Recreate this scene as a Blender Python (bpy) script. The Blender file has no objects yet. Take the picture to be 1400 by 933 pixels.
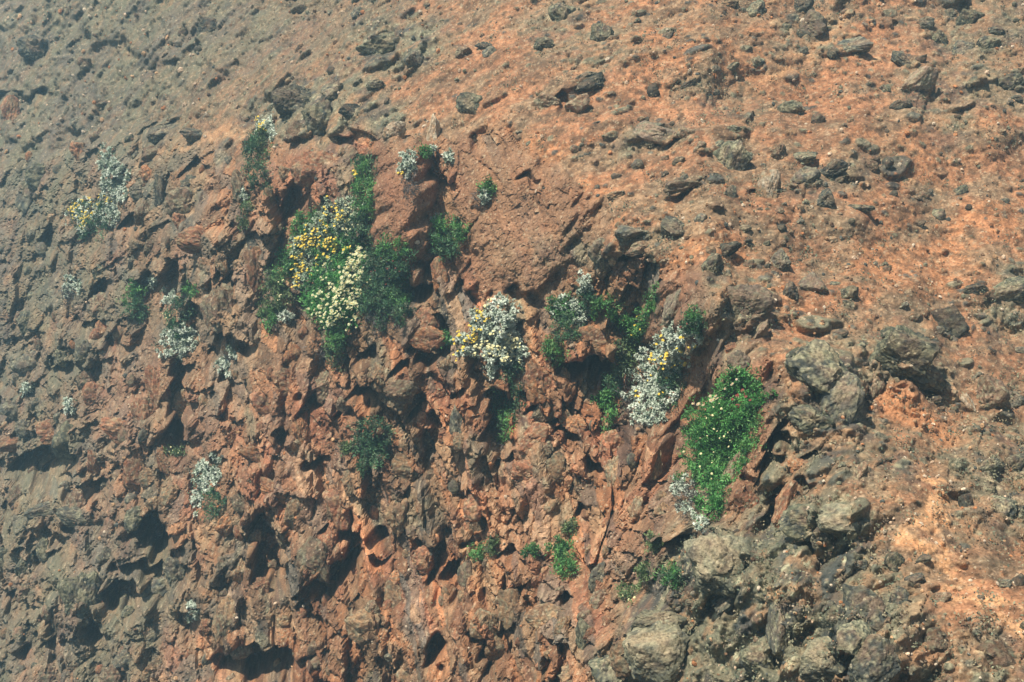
import bpy, math, random
import numpy as np
from mathutils import Vector, Matrix

rng = np.random.default_rng(11)
random.seed(11)
SC = bpy.context.scene
COL = SC.collection
R = math.radians

# ------------------------------------------------------------------ camera
PITCH = R(5.0)
HFOV = R(40.0)
cam_d = bpy.data.cameras.new("camera")
cam = bpy.data.objects.new("camera", cam_d)
COL.objects.link(cam)
cam_d.sensor_fit = 'HORIZONTAL'
cam_d.angle = HFOV
cam_d.clip_start = 0.1
cam_d.clip_end = 1000
cam.rotation_euler = (R(90) + PITCH, 0, 0)
cam.location = (0, 0, 0)
SC.camera = cam

# ------------------------------------------------------------------ sky, sun, exposure
TO_SUN = Vector((-0.42, -0.62, 0.86)).normalized()
sun_el = math.asin(TO_SUN.z)
sun_az = math.atan2(TO_SUN.x, TO_SUN.y)
w = bpy.data.worlds.new("World")
SC.world = w
w.use_nodes = True
nt = w.node_tree
bg = nt.nodes.get("Background") or nt.nodes.new("ShaderNodeBackground")
sky = nt.nodes.new("ShaderNodeTexSky")
sky.sky_type = 'NISHITA'
sky.sun_disc = False
sky.sun_elevation = sun_el
sky.sun_rotation = sun_az
nt.links.new(sky.outputs[0], bg.inputs[0])
bg.inputs[1].default_value = 0.052
sun_d = bpy.data.lights.new("sun", 'SUN')
sun_d.energy = 5.0
sun_d.angle = R(0.5)
sun_d.color = (1.0, 0.93, 0.82)
sun = bpy.data.objects.new("sun", sun_d)
COL.objects.link(sun)
sun.rotation_euler = TO_SUN.to_track_quat('Z', 'Y').to_euler()
SC.view_settings.view_transform = 'Standard'
SC.view_settings.look = 'None'
SC.view_settings.exposure = 0.72
SC.view_settings.gamma = 1
SC.view_settings.use_curve_mapping = False
SC.render.filter_size = 1.9
SC.cycles.use_denoising = True
SC.cycles.max_bounces = 5
SC.cycles.diffuse_bounces = 3
SC.cycles.volume_bounces = 1
SC.cycles.transparent_max_bounces = 6

# ------------------------------------------------------------------ view geometry (1400 x 933 photograph)
FPX = 700 / math.tan(HFOV / 2)
cp, sp = math.cos(PITCH), math.sin(PITCH)
FW = np.array([0, cp, sp]); UPV = np.array([0, -sp, cp]); RT = np.array([1.0, 0, 0])

def rays(px, py):
    a = (np.asarray(px, float) - 700) / FPX
    b = -(np.asarray(py, float) - 466.5) / FPX
    return FW + a[..., None] * RT + b[..., None] * UPV

def project(P):
    d = P @ FW
    return 700 + FPX * (P @ RT) / d, 466.5 - FPX * (P @ UPV) / d, d

# ------------------------------------------------------------------ noise
def hsh(ix, iy, iz, seed):
    h = (ix.astype(np.uint32) * np.uint32(374761393)) ^ (iy.astype(np.uint32) * np.uint32(668265263)) ^ (iz.astype(np.uint32) * np.uint32(2147483647)) ^ np.uint32((seed * 974711 + 12345) & 0xffffffff)
    h = (h ^ (h >> np.uint32(13))) * np.uint32(1274126177)
    h = (h ^ (h >> np.uint32(16))) * np.uint32(2246822519)
    return h ^ (h >> np.uint32(15))

def u01(h, k=0):
    h = h * np.uint32(2654435761 + 2 * k) + np.uint32(k * 7919)
    h = h ^ (h >> np.uint32(15))
    return (h & np.uint32(0xffffff)).astype(np.float32) / np.float32(0xffffff)

def vnoise(P, seed=0):
    F = np.floor(P); f = (P - F).astype(np.float32); I = F.astype(np.int64) & 0xffffffff
    f = f * f * (3 - 2 * f)
    I = I.astype(np.uint32)
    out = np.zeros(P.shape[0], np.float32)
    for dx in (0, 1):
        wx = f[:, 0] if dx else 1 - f[:, 0]
        for dy in (0, 1):
            wy = f[:, 1] if dy else 1 - f[:, 1]
            for dz in (0, 1):
                wz = f[:, 2] if dz else 1 - f[:, 2]
                out += wx * wy * wz * u01(hsh(I[:, 0] + np.uint32(dx), I[:, 1] + np.uint32(dy), I[:, 2] + np.uint32(dz), seed))
    return out * 2 - 1

def fbm(P, scale, octs=4, seed=0, gain=0.5):
    o = np.zeros(P.shape[0], np.float32); a = 1.0; s = 0
    for k in range(octs):
        o += a * vnoise(P * scale * 2.03 ** k + 17.3 * k, seed + k); s += a; a *= gain
    return o / s

def worley(P, seed):
    """nearest and second nearest feature distance, offset to it, and its hash"""
    F = np.floor(P); f = (P - F).astype(np.float32)
    I = (F.astype(np.int64) & 0xffffffff).astype(np.uint32)
    n = P.shape[0]
    b1 = np.full(n, 9, np.float32); b2 = np.full(n, 9, np.float32)
    bv = np.zeros((n, 3), np.float32); bh = np.zeros(n, np.uint32)
    for dx in (-1, 0, 1):
        for dy in (-1, 0, 1):
            for dz in (-1, 0, 1):
                h = hsh(I[:, 0] + np.uint32(dx & 0xffffffff), I[:, 1] + np.uint32(dy & 0xffffffff), I[:, 2] + np.uint32(dz & 0xffffffff), seed)
                vx = f[:, 0] - dx - u01(h, 1); vy = f[:, 1] - dy - u01(h, 2); vz = f[:, 2] - dz - u01(h, 3)
                d = vx * vx + vy * vy + vz * vz
                c = d < b1
                b2 = np.where(c, b1, np.minimum(b2, d))
                b1 = np.where(c, d, b1)
                bh = np.where(c, h, bh)
                bv[c, 0] = vx[c]; bv[c, 1] = vy[c]; bv[c, 2] = vz[c]
    return np.sqrt(b1), np.sqrt(b2), bv, bh

def sstep(a, b, x):
    t = np.clip((x - a) / (b - a), 0, 1)
    return t * t * (3 - 2 * t)

# ------------------------------------------------------------------ tools in the plane of the view, used once to lay the hill out
def seg_dist(X, Y, pts, closed=False):
    best = np.full(X.shape, 1e9)
    m = len(pts)
    for i in range(m if closed else m - 1):
        x0, y0 = pts[i]; x1, y1 = pts[(i + 1) % m]
        dx, dy = x1 - x0, y1 - y0
        t = np.clip(((X - x0) * dx + (Y - y0) * dy) / (dx * dx + dy * dy), 0, 1)
        best = np.minimum(best, np.hypot(X - x0 - t * dx, Y - y0 - t * dy))
    return best

def inside(X, Y, pts):
    c = np.zeros(X.shape, bool); m = len(pts)
    for i in range(m):
        x0, y0 = pts[i]; x1, y1 = pts[(i + 1) % m]
        if y0 == y1: continue
        cond = ((Y < y0) != (Y < y1)) & (X < (x1 - x0) * (Y - y0) / (y1 - y0) + x0)
        c ^= cond
    return c

def poly_mask(X, Y, pts, soft):
    d = seg_dist(X, Y, pts, True)
    return sstep(-soft, soft, np.where(inside(X, Y, pts), d, -d))

def tps(ctrl, X, Y):
    c = np.array(ctrl, float); n = len(c)
    def k(r): return np.where(r > 0, r * r * np.log(np.maximum(r, 1e-9)), 0)
    q = c[:, :2] / 700
    A = np.zeros((n + 3, n + 3))
    A[:n, :n] = k(np.hypot(q[:, None, 0] - q[None, :, 0], q[:, None, 1] - q[None, :, 1])) + np.eye(n) * 1e-3
    A[:n, n] = 1; A[:n, n + 1:] = q; A[n, :n] = 1; A[n + 1:, :n] = q.T
    s = np.linalg.solve(A, np.concatenate([c[:, 2], [0, 0, 0]]))
    x = X / 700; y = Y / 700
    o = s[n] + s[n + 1] * x + s[n + 2] * y
    for i in range(n): o = o + s[i] * k(np.hypot(x - q[i, 0], y - q[i, 1]))
    return o

# ------------------------------------------------------------------ the hill: base shape
def axis(a0, a1, step, far0, far1):
    mid = np.arange(a0, a1 + step, step)
    lo = [mid[0]]; s = step
    while lo[-1] > far0: s = min(s * 1.05, 40); lo.append(lo[-1] - s)
    hi = [mid[-1]]; s = step
    while hi[-1] < far1: s = min(s * 1.05, 40); hi.append(hi[-1] + s)
    return np.concatenate([lo[:0:-1], mid, hi[1:]])
STEP = 1.7
us = axis(-40, 1440, STEP, -900, 2300)
vs = axis(-40, 970, STEP, -500, 1500)
U, V = np.meshgrid(us, vs)
shape = U.shape

CREST = [(-900, 500), (-300, 330), (0, 240), (130, 175), (330, 210), (420, 205), (510, 190), (620, 175), (740, 215), (830, 262), (815, 330),
         (900, 368), (960, 385), (1000, 440), (1048, 500), (1062, 580), (1060, 650), (1010, 715), (930, 745), (900, 830), (815, 940), (700, 1500)]
SLOPE_POLY = CREST + [(700, 1600), (2400, 1600), (2400, -700), (-1000, -700)]
wU = U + 14 * np.sin(V / 41.0 + U / 97) + 7 * np.sin(V / 17.0)
wV = V + 12 * np.sin(U / 37.0 + 1.3) + 6 * np.sin(U / 15.0)
dcr = seg_dist(wU, wV, CREST)
s_in = np.where(inside(wU, wV, SLOPE_POLY), dcr, -dcr)
slope_w = sstep(-14, 14, s_in)

T = tps([(1400, 933, 9.9), (1050, 933, 11.1), (700, 933, 14.7), (350, 933, 18.6), (0, 933, 24),
         (1400, 600, 11.6), (1050, 600, 12.9), (700, 600, 16.3), (350, 600, 19.8), (0, 600, 27.5),
         (1400, 300, 12.6), (1050, 300, 14.2), (700, 300, 17.4), (350, 300, 21.0), (0, 300, 31),
         (1400, 0, 14), (1050, 0, 16), (700, 0, 19.3), (350, 0, 25), (0, 0, 36),
         (-900, 466, 48), (2300, 466, 9.5), (-900, 1500, 36), (-900, -500, 62), (2300, -500, 15), (2300, 1500, 7), (700, 1500, 12), (700, -500, 26),
         (540, 300, 18.6), (480, 330, 19.4), (1000, 560, 13.3), (900, 540, 15.0), (860, 480, 15.4), (820, 700, 15.2), (950, 800, 12.6), (1200, 800, 11.0)], U, V)
yline = np.interp(wU, [-900, -300, 0, 130, 330, 420, 510, 620, 740, 830, 900, 960, 1050, 1150, 1400, 2300], [500, 330, 240, 175, 210, 205, 190, 175, 215, 262, 350, 385, 500, 640, 860, 1500])
s_up = (yline - wV) * .85
brow = sstep(760, 900, wU) * sstep(300, 420, wV)
drop = (.25 + .75 * brow) * sstep(0, 110, -s_in) * sstep(1500, 900, np.hypot(U - 700, V - 466))
D0 = T + drop + 0.0095 * np.log1p(np.exp(np.clip(s_up / 26.0, -30, 30))) * 26

# hand placed relief (px, py, rx, ry, rotation, metres; + is a hollow, - is a bulge; edge sharpness)
FEAT = [
    # dark hollows
    (578, 399, 24, 12, 0, .55, .5), (590, 366, 14, 12, 30, .3, .5), (210, 735, 24, 34, 5, .9, .5), (170, 820, 34, 22, -8, .9, .5), (352, 915, 60, 26, 0, 1.2, .5),
    (455, 795, 42, 16, 25, .6, .5), (470, 745, 13, 34, 5, .5, .5), (365, 760, 22, 60, 15, .7, .5), (60, 640, 50, 24, 5, .8, .5), (110, 672, 34, 16, -20, .6, .5),
    (243, 560, 14, 70, 2, .6, .6), (200, 548, 30, 16, -35, .5, .5), (235, 600, 12, 30, 0, .5, .5), (800, 508, 34, 17, 0, .6, .5), (680, 585, 18, 50, 0, .6, .6),
    (505, 490, 16, 14, 0, .35, .5), (580, 490, 14, 12, -20, .35, .5), (545, 502, 14, 9, 0, .3, .5), (500, 540, 30, 12, 20, .35, .5), (565, 565, 12, 9, 0, .3, .5),
    (625, 540, 12, 10, 0, .3, .5), (505, 755, 16, 12, 0, .35, .5), (510, 775, 18, 6, -10, .3, .5), (590, 790, 10, 34, 0, .4, .5), (615, 790, 12, 20, -20, .4, .5),
    (575, 758, 14, 7, 0, .3, .5), (650, 875, 22, 8, -25, .45, .5), (590, 900, 14, 24, 0, .45, .5), (635, 750, 16, 8, 0, .35, .5), (670, 905, 12, 24, 0, .4, .5),
    (725, 548, 24, 7, -20, .3, .5), (745, 575, 26, 8, -15, .35, .5), (775, 600, 22, 8, -10, .3, .5), (810, 643, 18, 8, 0, .35, .5), (775, 820, 14, 9, 0, .3, .5),
    (730, 800, 32, 8, 10, .3, .5), (715, 805, 14, 10, 0, .3, .5), (790, 700, 8, 12, 0, .3, .5), (1052, 640, 10, 36, -28, .45, .5), (1110, 632, 26, 7, 8, .35, .5),
    (1085, 670, 32, 8, 8, .35, .5), (1052, 700, 9, 28, -30, .4, .5), (1072, 610, 24, 8, 30, .35, .5), (1062, 595, 10, 20, -25, .35, .5), (1022, 660, 8, 22, 5, .3, .5),
    (925, 736, 20, 8, 5, .35, .5), (985, 825, 32, 10, 40, .4, .5), (1008, 770, 16, 6, 30, .25, .5), (930, 868, 30, 7, 15, .3, .5), (900, 922, 24, 14, 0, .5, .5),
    (1105, 750, 20, 10, -20, .3, .5), (1165, 905, 20, 20, 0, .4, .5), (1060, 905, 18, 14, 0, .3, .5), (1235, 515, 60, 9, -35, .4, .5), (1185, 545, 14, 20, 0, .3, .5),
    (768, 145, 16, 14, 0, .35, .5), (860, 356, 14, 7, 10, .35, .5), (945, 262, 34, 7, 30, .25, .5), (1035, 258, 20, 8, 25, .3, .5), (908, 192, 20, 7, 20, .2, .5),
    (215, 180, 26, 12, 20, .5, .5), (270, 235, 22, 10, 0, .4, .5), (180, 305, 20, 12, 25, .5, .5), (455, 192, 18, 10, 0, .35, .5), (30, 137, 40, 10, 10, .5, .5),
    (400, 275, 12, 40, -25, .35, .5), (505, 340, 8, 60, 5, .3, .6), (725, 245, 14, 6, 0, .2, .5), (700, 760, 20, 8, 0, .25, .5), (690, 640, 20, 9, 0, .25, .5),
    (310, 560, 8, 60, 5, .3, .5), (330, 470, 18, 14, -20, .4, .5), (315, 395, 12, 26, 10, .35, .5), (140, 400, 16, 20, 0, .4, .5), (130, 450, 20, 12, 0, .4, .5),
    (95, 500, 20, 12, 0, .4, .5), (160, 470, 12, 22, 0, .4, .5), (75, 340, 12, 26, 15, .4, .5), (60, 760, 20, 10, 20, .4, .5), (95, 720, 14, 10, 0, .3, .5),
    (240, 780, 14, 26, 0, .45, .5), (190, 780, 44, 10, -5, .4, .5), (20, 830, 14, 20, 0, .3, .5), (85, 880, 30, 8, -5, .3, .5), (130, 855, 14, 30, 30, .35, .5),
    (305, 795, 10, 26, 0, .3, .5), (470, 575, 20, 8, 0, .25, .5), (420, 560, 14, 10, 0, .3, .5), (390, 590, 12, 10, 0, .3, .5), (430, 640, 16, 8, 0, .25, .5),
    (785, 300, 6, 40, -25, .08, .6), (640, 350, 6, 70, -10, .12, .6),
    # bulges
    (548, 262, 34, 90, -4, -.38, .7), (712, 300, 85, 90, -12, -.22, .8), (810, 472, 44, 28, 10, -.45, .6), (575, 440, 30, 34, 0, -.3, .6), (960, 420, 34, 70, -25, -.35, .7),
    (1010, 420, 44, 44, 0, -.3, .7), (1130, 530, 60, 60, -10, -.32, .7), (985, 780, 66, 60, 20, -.45, .7), (870, 880, 60, 60, 30, -.4, .7), (1090, 870, 100, 90, 10, -.45, .8), (1190, 880, 80, 80, 0, -.55, .7), (1060, 780, 60, 50, 30, -.35, .7), (1130, 720, 70, 40, -10, -.3, .7),
    (310, 640, 50, 120, 5, -.4, .8), (165, 590, 50, 40, -20, -.3, .7), (430, 765, 34, 44, 5, -.3, .6), (300, 440, 36, 50, 0, -.3, .7), (430, 240, 60, 50, -10, -.28, .7),
    (1240, 490, 50, 44, -15, -.25, .7), (900, 182, 55, 18, -8, -.2, .7), (100, 810, 50, 50, 20, -.35, .8), (190, 580, 40, 60, 20, -.3, .8), (620, 690, 60, 80, 10, -.2, .8),
    (520, 860, 70, 70, 0, -.25, .8), (720, 640, 60, 60, 0, -.2, .8), (275, 340, 40, 70, 5, -.3, .8), (60, 700, 50, 30, 0, -.3, .8), (1010, 640, 30, 60, -25, -.2, .7),
    (130, 250, 30, 70, -20, -.3, .8), (440, 160, 60, 44, 0, -.2, .8), (300, 830, 30, 90, 0, -.35, .8), (690, 430, 40, 30, 0, -.15, .8), (1330, 540, 50, 30, 0, -.15, .8),
    (1180, 680, 70, 40, 0, -.15, .8), (640, 860, 40, 60, 0, -.15, .8), (880, 640, 34, 90, -15, -.2, .8), (760, 870, 50, 40, 0, -.15, .8),
]
jx = U + 5 * np.sin(V / 9.0 + U / 23) + 3 * np.sin(V / 4.3 + U / 7); jy = V + 5 * np.sin(U / 8.0 + V / 19) + 3 * np.sin(U / 4.1 + V / 9)
hand = np.zeros(shape)
for (fx, fy, rx, ry, ro, dep, sh) in FEAT:
    m = (np.abs(U - fx) < 2.2 * max(rx, ry)) & (np.abs(V - fy) < 2.2 * max(rx, ry))
    a = R(ro); dx = jx[m] - fx; dy = jy[m] - fy
    ex = (dx * math.cos(a) - dy * math.sin(a)) / rx; ey = (dx * math.sin(a) + dy * math.cos(a)) / ry
    r = np.sqrt(ex * ex + ey * ey)
    hand[m] += dep * (1 - sstep(sh * (0.9 if dep > 0 else 0.6), 1.25, r))
SLABS = [([(518, 182), (580, 188), (592, 250), (584, 330), (566, 392), (540, 372), (508, 330), (500, 290), (508, 240)], .42),      # smooth red column
         ([(925, 372), (1000, 388), (992, 450), (962, 520), (935, 575), (892, 575), (900, 500), (885, 450), (898, 410)], .34),   # leaning slab
         ([(1036, 512), (1052, 560), (1046, 620), (1010, 700), (968, 722), (985, 640), (1008, 590)], .12),
         ([(600, 190), (740, 222), (820, 262), (790, 330), (740, 400), (640, 400), (615, 340), (625, 260)], .12)]
slab_w = np.zeros(shape)
for pl, am in SLABS:
    mk = poly_mask(jx, jy, pl, 7.0); hand -= am * mk; slab_w = np.maximum(slab_w, mk)
Pm = rays(U, V) * D0[..., None]                                   # base surface
Nm = np.cross(np.gradient(Pm, axis=1), np.gradient(Pm, axis=0))
Nm /= np.linalg.norm(Nm, axis=2, keepdims=True)
Nm = np.where((Nm * Pm).sum(2, keepdims=True) > 0, -Nm, Nm)
for _ in range(10):                                               # soften the normals round the crest
    q = np.pad(Nm, ((3, 3), (3, 3), (0, 0)), mode='edge')
    Nm = (q[:-6, 3:-3] + q[6:, 3:-3] + q[3:-3, :-6] + q[3:-3, 6:] + Nm) / 5
Nm /= np.linalg.norm(Nm, axis=2, keepdims=True)

# ------------------------------------------------------------------ regions
def blob(cx, cy, rx, ry, ro=0, soft=.4):
    a = R(ro); dx = wU - cx; dy = wV - cy
    ex = (dx * math.cos(a) - dy * math.sin(a)) / rx; ey = (dx * math.sin(a) + dy * math.cos(a)) / ry
    return 1 - sstep(1 - soft, 1 + soft, np.sqrt(ex * ex + ey * ey))
smooth_w = np.maximum.reduce([slab_w * 1.0, blob(545, 262, 36, 85, -4), blob(712, 300, 95, 110, -12), blob(1000, 640, 50, 80, -25) * .6, blob(940, 420, 40, 60, -25), blob(1250, 562, 70, 30, -28),
                              blob(405, 310, 22, 50, 20), blob(1010, 420, 50, 45), blob(930, 600, 26, 60, -20) * .7, blob(225, 520, 22, 60, 5) * .5])
lichen_w = np.maximum.reduce([blob(1010, 830, 200, 120, 25), blob(1130, 870, 150, 110), blob(1090, 740, 90, 70), blob(1140, 560, 80, 90) * .8, blob(1020, 420, 60, 60) * .5, blob(440, 150, 110, 50) * .8,
                              blob(545, 60, 90, 40, 15) * .8, blob(1245, 490, 70, 60) * .6, blob(1340, 620, 90, 60) * .5, blob(1350, 700, 110, 50) * .55, blob(1320, 900, 120, 50) * .5,
                              blob(1280, 130, 60, 60, 30) * .6, blob(1350, 60, 90, 90) * .5, blob(1110, 40, 60, 50) * .5, blob(790, 50, 70, 50) * .45, blob(1200, 650, 60, 40) * .5, blob(1385, 420, 50, 60) * .6, blob(1000, 130, 60, 40) * .4, blob(900, 190, 60, 26) * .5,
                              blob(1150, 240, 90, 30, 20) * .35, blob(820, 330, 120, 30, 15) * .35])
grey_w = np.clip(sstep(420, -40, wU + 0.10 * wV - 60) * .75 + sstep(260, 20, wV + (wU - 250) * .30) * sstep(720, 380, wU) * .6, 0, .9)
grey_w = np.maximum(grey_w, blob(110, 820, 150, 140) * .75)
grey_w = np.maximum(grey_w, blob(60, 430, 130, 160) * .7)
orange_w = np.maximum.reduce([blob(760, 230, 120, 26, -18), blob(1250, 562, 60, 24, -28), blob(420, 150, 60, 30) * 0, blob(330, 180, 80, 16, 15) * .8, blob(1272, 670, 12, 26), blob(950, 355, 80, 16, 12), blob(880, 300, 120, 30, -20) * .7, blob(1000, 60, 200, 60) * .5, blob(1250, 200, 120, 60, 25) * .6, blob(1300, 330, 140, 50, 20) * .7, blob(410, 310, 18, 40, 20), blob(1050, 400, 60, 20, -30)])
trail = [(1268, 655), (1262, 700), (1225, 735), (1290, 745), (1310, 790), (1350, 830), (1420, 880)]
pale_w = 1 - sstep(8, 26, seg_dist(wU, wV, trail) + 0.0 * U)
pale_w = np.maximum(pale_w, (1 - sstep(2, 14, seg_dist(wU, wV, [(1220, 735), (1250, 720), (1270, 690)]))))
pale_w = np.maximum(pale_w, blob(1110, 70, 70, 14, 30) * .6)
pale_w = np.maximum(pale_w, blob(300, 190, 90, 8, 22) * .5)
red_w = np.maximum.reduce([blob(545, 262, 34, 85, -4) * .8, blob(420, 240, 60, 50), blob(190, 560, 80, 80) * .8, blob(400, 600, 90, 120) * .6, blob(700, 640, 80, 80) * .6, blob(1020, 660, 40, 60, -25) * .6, blob(20, 150, 40, 50) * .8, blob(740, 720, 60, 70) * .4, blob(900, 720, 50, 60) * .5, blob(250, 620, 60, 60) * .6])

# ------------------------------------------------------------------ relief
P = Pm.reshape(-1, 3).astype(np.float64)
N = Nm.reshape(-1, 3)
sl = slope_w.ravel().astype(np.float32); cl = 1 - sl
sm = smooth_w.ravel().astype(np.float32); li = np.maximum(lichen_w, grey_w * .75).ravel().astype(np.float32)
rough = cl * (1 - .95 * sm)
lichr = sl * li
inw = P / np.linalg.norm(P, axis=1, keepdims=True)
hol = np.clip(hand.reshape(-1, 1), 0, None) * (1 - .45 * np.maximum(slope_w, smooth_w).reshape(-1, 1))
P1 = P + inw * (np.clip(hand.reshape(-1, 1), None, 0) + hol * 1.6) + np.array([.05, 0, .30]) * hol   # hollows run back and up, under a roof
# rotated frame: second axis runs up the leaning columns, stretched along it
lean = R(14)
Ax = np.array([[math.cos(lean), 0, -math.sin(lean)], [0, 1, 0], [math.sin(lean), 0, math.cos(lean)]])
row = np.argmin(np.abs(vs - 500)); dw = T[row] / FPX                 # the broken face is laid out in metres along itself
sa = np.concatenate([[0], np.cumsum((us[1:] - us[:-1]) * dw[:-1])])
SA = np.repeat(sa[None], len(vs), 0) + np.zeros(shape); SB = -(V - 500) * dw[None]
lw = R(13) * sstep(300, 900, U)
Q = np.stack([SA * np.cos(lw) - SB * np.sin(lw), np.full(shape, .37), (SA * np.sin(lw) + SB * np.cos(lw)) * .66], -1).reshape(-1, 3)
st = R(-30)
As = np.array([[math.cos(st), 0, -math.sin(st)], [0, 1, 0], [math.sin(st), 0, math.cos(st)]])
QS = (P @ As.T) * np.array([0.62, 1.0, 1.35])
warp = np.stack([fbm(P, 2.2, 3, 50), fbm(P, 2.2, 3, 60), fbm(P, 2.2, 3, 70)], 1)
disp = 0.30 * fbm(P, .45, 3, 1) * (cl + .7 * sl)
disp += 0.10 * fbm(P, 1.6, 4, 5) * (1 - .5 * cl)
col_mods = []
def facets(Pq, size, seed, amp, tilt, crack, drop=0.0, dropdepth=0.0):
    f1, f2, v, h = worley((Pq + warp * size * .12) / size, seed)
    a = u01(h, 11); g = np.stack([u01(h, 12), u01(h, 13), u01(h, 14)], 1) * 2 - 1
    o = amp * (a * 2 - 1) + tilt * size * (v * g).sum(1)
    e = f2 - f1
    o -= crack * (1 - sstep(0.0, .16, e))
    if drop: o -= dropdepth * ((u01(h, 15) < drop) * sstep(0.02, .18, e))
    return o, f1, e, h
oA, fA, eA, hA = facets(Q * np.array([1, 1, .75]), .95, 101, .15, .42, .05, .12, .25)
oL, fL, eL, hL = facets(Q * np.array([1, 1, .42]) + 1.7, 2.1, 99, .30, .26, .06, .10, .30)
oV, fV, eV, hV = facets(Q * np.array([1, 1, .30]) + 6.3, .40, 404, .075, .40, .06, .08, .12)
oB, fB, eB, hB = facets(Q + 3.1, .46, 202, .075, .55, .05, .12, .14)
oC, fC, eC, hC = facets(Q + 5.7, .20, 303, .034, .62, .022, .10, .06)
oD, fD, eD, hD = facets(P + 9.1, .085, 404, .014, .6, .008)
def soften(x, k):
    x = x.reshape(shape)
    for _ in range(k):
        q = np.pad(x, 1, mode='edge'); x = (q[:-2, 1:-1] + q[2:, 1:-1] + q[1:-1, :-2] + q[1:-1, 2:] + 2 * x) / 6
    return x.ravel()
oL = soften(oL, 6); oA = soften(oA, 3); oB = soften(oB, 1)
patch = sstep(-.25, .25, fbm(P, .8, 2, 33))
pt2 = sstep(-.18, .22, fbm(Q, 1.3, 3, 35))
lf = sstep(380, 120, U).ravel() * cl; patch = np.maximum(patch, .8 * lf); pt2 = np.maximum(pt2, .9 * lf)
rib = np.abs(fbm(Q * np.array([1, 1, .16]) + 2.2, 1.15, 3, 37)) * .42 + np.abs(fbm(Q * np.array([1, 1, .2]), 3.4, 2, 38)) * .08
disp += (cl * (1 - .7 * sm)) * (oL * .8 + rib * (1 - .5 * sm) + (1 - .85 * sm) * oV) + rough * (oA * .7 + oB * (.15 + 1.1 * patch) + oC * (.25 + 1.25 * pt2) + oD * (.5 + .8 * pt2))
disp *= 1 - .6 * sm
disp += sm * (.12 * oB + .15 * oC + .5 * oD) + .03 * sm * np.abs(fbm(Q * np.array([1, 1, .25]), 5, 3, 39))
# buried stones standing proud of the loose slope
def buried(Pq, size, seed, keep, height):
    f1, f2, v, h = worley((Pq + warp * size * .25) / size, seed)
    on = (u01(h, 21) < keep)
    r = .28 + .28 * u01(h, 22)
    g = np.stack([u01(h, 12), u01(h, 13), u01(h, 14)], 1) * 2 - 1
    top = height * (.5 + u01(h, 23)) + height * .9 * (v * g).sum(1)
    m = on * (1 - sstep(r * .72, r, f1 + .05 * warp[:, 0]))
    return m * np.maximum(top, height * .2), m, h
kS = np.clip((.04 + .30 * sstep(-.05, .3, fbm(P, .7, 3, 83))) + .5 * li, 0, .8)
b1, m1, h1 = buried(QS, .60, 511, kS * .55, .12)
b2, m2, h2 = buried(QS + 4, .26, 522, kS * .9 + .03, .065)
b3, m3, h3 = buried(P + 8, .11, 533, kS + .06, .034)
b4, m4, h4 = buried(P + 2, .05, 544, .32, .013)
sfb = fbm(QS, 3.5, 4, 81)
shelf = np.abs(fbm(QS, 1.5, 3, 87)) * .16 * (1 - .7 * grey_w.ravel())
disp += sl * grey_w.ravel() * (.5 * oA + .6 * oB + .6 * oC + .5 * oD)
disp += sl * (shelf + b1 + b2 + b3 + b4 + .055 * sfb + .02 * fbm(P, 14, 3, 91) + .03 * np.abs(fbm(QS, 6, 3, 95)))
disp += lichr * (.55 * oB + .7 * oC + .7 * oD + .35 * oA)
disp += .016 * fbm(P, 24, 3, 97) + .020 * sl * fbm(P, 11, 2, 98)
far_fade = 1.0
back = -P / np.linalg.norm(P, axis=1, keepdims=True)              # relief grows half out of the slope, half outward over the drop
DN = N * .22 + back * .78 + np.array([.04, 0, -.26]) * cl[:, None]     # broken blocks lean out over the drop
DN /= np.linalg.norm(DN, axis=1, keepdims=True)
Pf = P1 + DN * disp[:, None].astype(np.float64)

# ------------------------------------------------------------------ colour of the ground (its own colour only)
C = lambda *a: np.array(a, np.float32)
SOIL, EARTH, LICHEN, BASALT = C(.300, .142, .070), C(.165, .098, .055), C(.155, .150, .096), C(.052, .056, .048)
RED, TAN, PALE, GREYB, ORANGE, RUST = C(.285, .122, .064), C(.33, .20, .105), C(.60, .41, .22), C(.15, .13, .10), C(.47, .205, .085), C(.38, .165, .07)
def mix(a, b, t): return a * (1 - t[:, None]) + b * t[:, None]
n1 = fbm(P, 1.1, 4, 201) * .5 + .5; n2 = fbm(QS, 2.6, 4, 211) * .5 + .5; n3 = fbm(P, 9, 3, 221) * .5 + .5; n4 = fbm(Q, 1.7, 4, 231) * .5 + .5
n5 = fbm(P, 30, 2, 241) * .5 + .5
one = np.ones(len(P), np.float32)
soil = mix(mix(one[:, None] * EARTH, SOIL, sstep(.25, .62, n2)), SOIL * 1.15, sstep(.5, .8, n1))
soil = mix(soil, ORANGE, .75 * orange_w.ravel() * sstep(.2, .6, n3))
soil = mix(soil, C(.19, .15, .092), .62 * sstep(.46, .62, fbm(QS, 2.2, 5, 251) * .5 + .5) )
soil = mix(soil, EARTH * .72, .75 * sstep(.50, .72, n3))
stone_c = lambda h: np.where((u01(h, 31) < .35)[:, None], LICHEN * .9, np.where((u01(h, 31) < .62)[:, None], BASALT * 1.4, np.where((u01(h, 31) < .85)[:, None], EARTH, TAN * 1.1)))
for m_, h_ in ((m1, h1), (m2, h2), (m3, h3)):
    soil = soil * (1 - .85 * m_[:, None]) + stone_c(h_) * (.8 + .4 * u01(h_, 33))[:, None] * .85 * m_[:, None]
clod = fbm(P, 17, 3, 225) * .5 + .5
soil *= (.70 + .62 * sstep(.3, .72, clod))[:, None]
soil = soil * (1 - .7 * m4[:, None]) + np.where((u01(h4, 31) < .4)[:, None], TAN * 1.2, np.where((u01(h4, 31) < .7)[:, None], RUST, EARTH * .8)) * .7 * m4[:, None]
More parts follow.
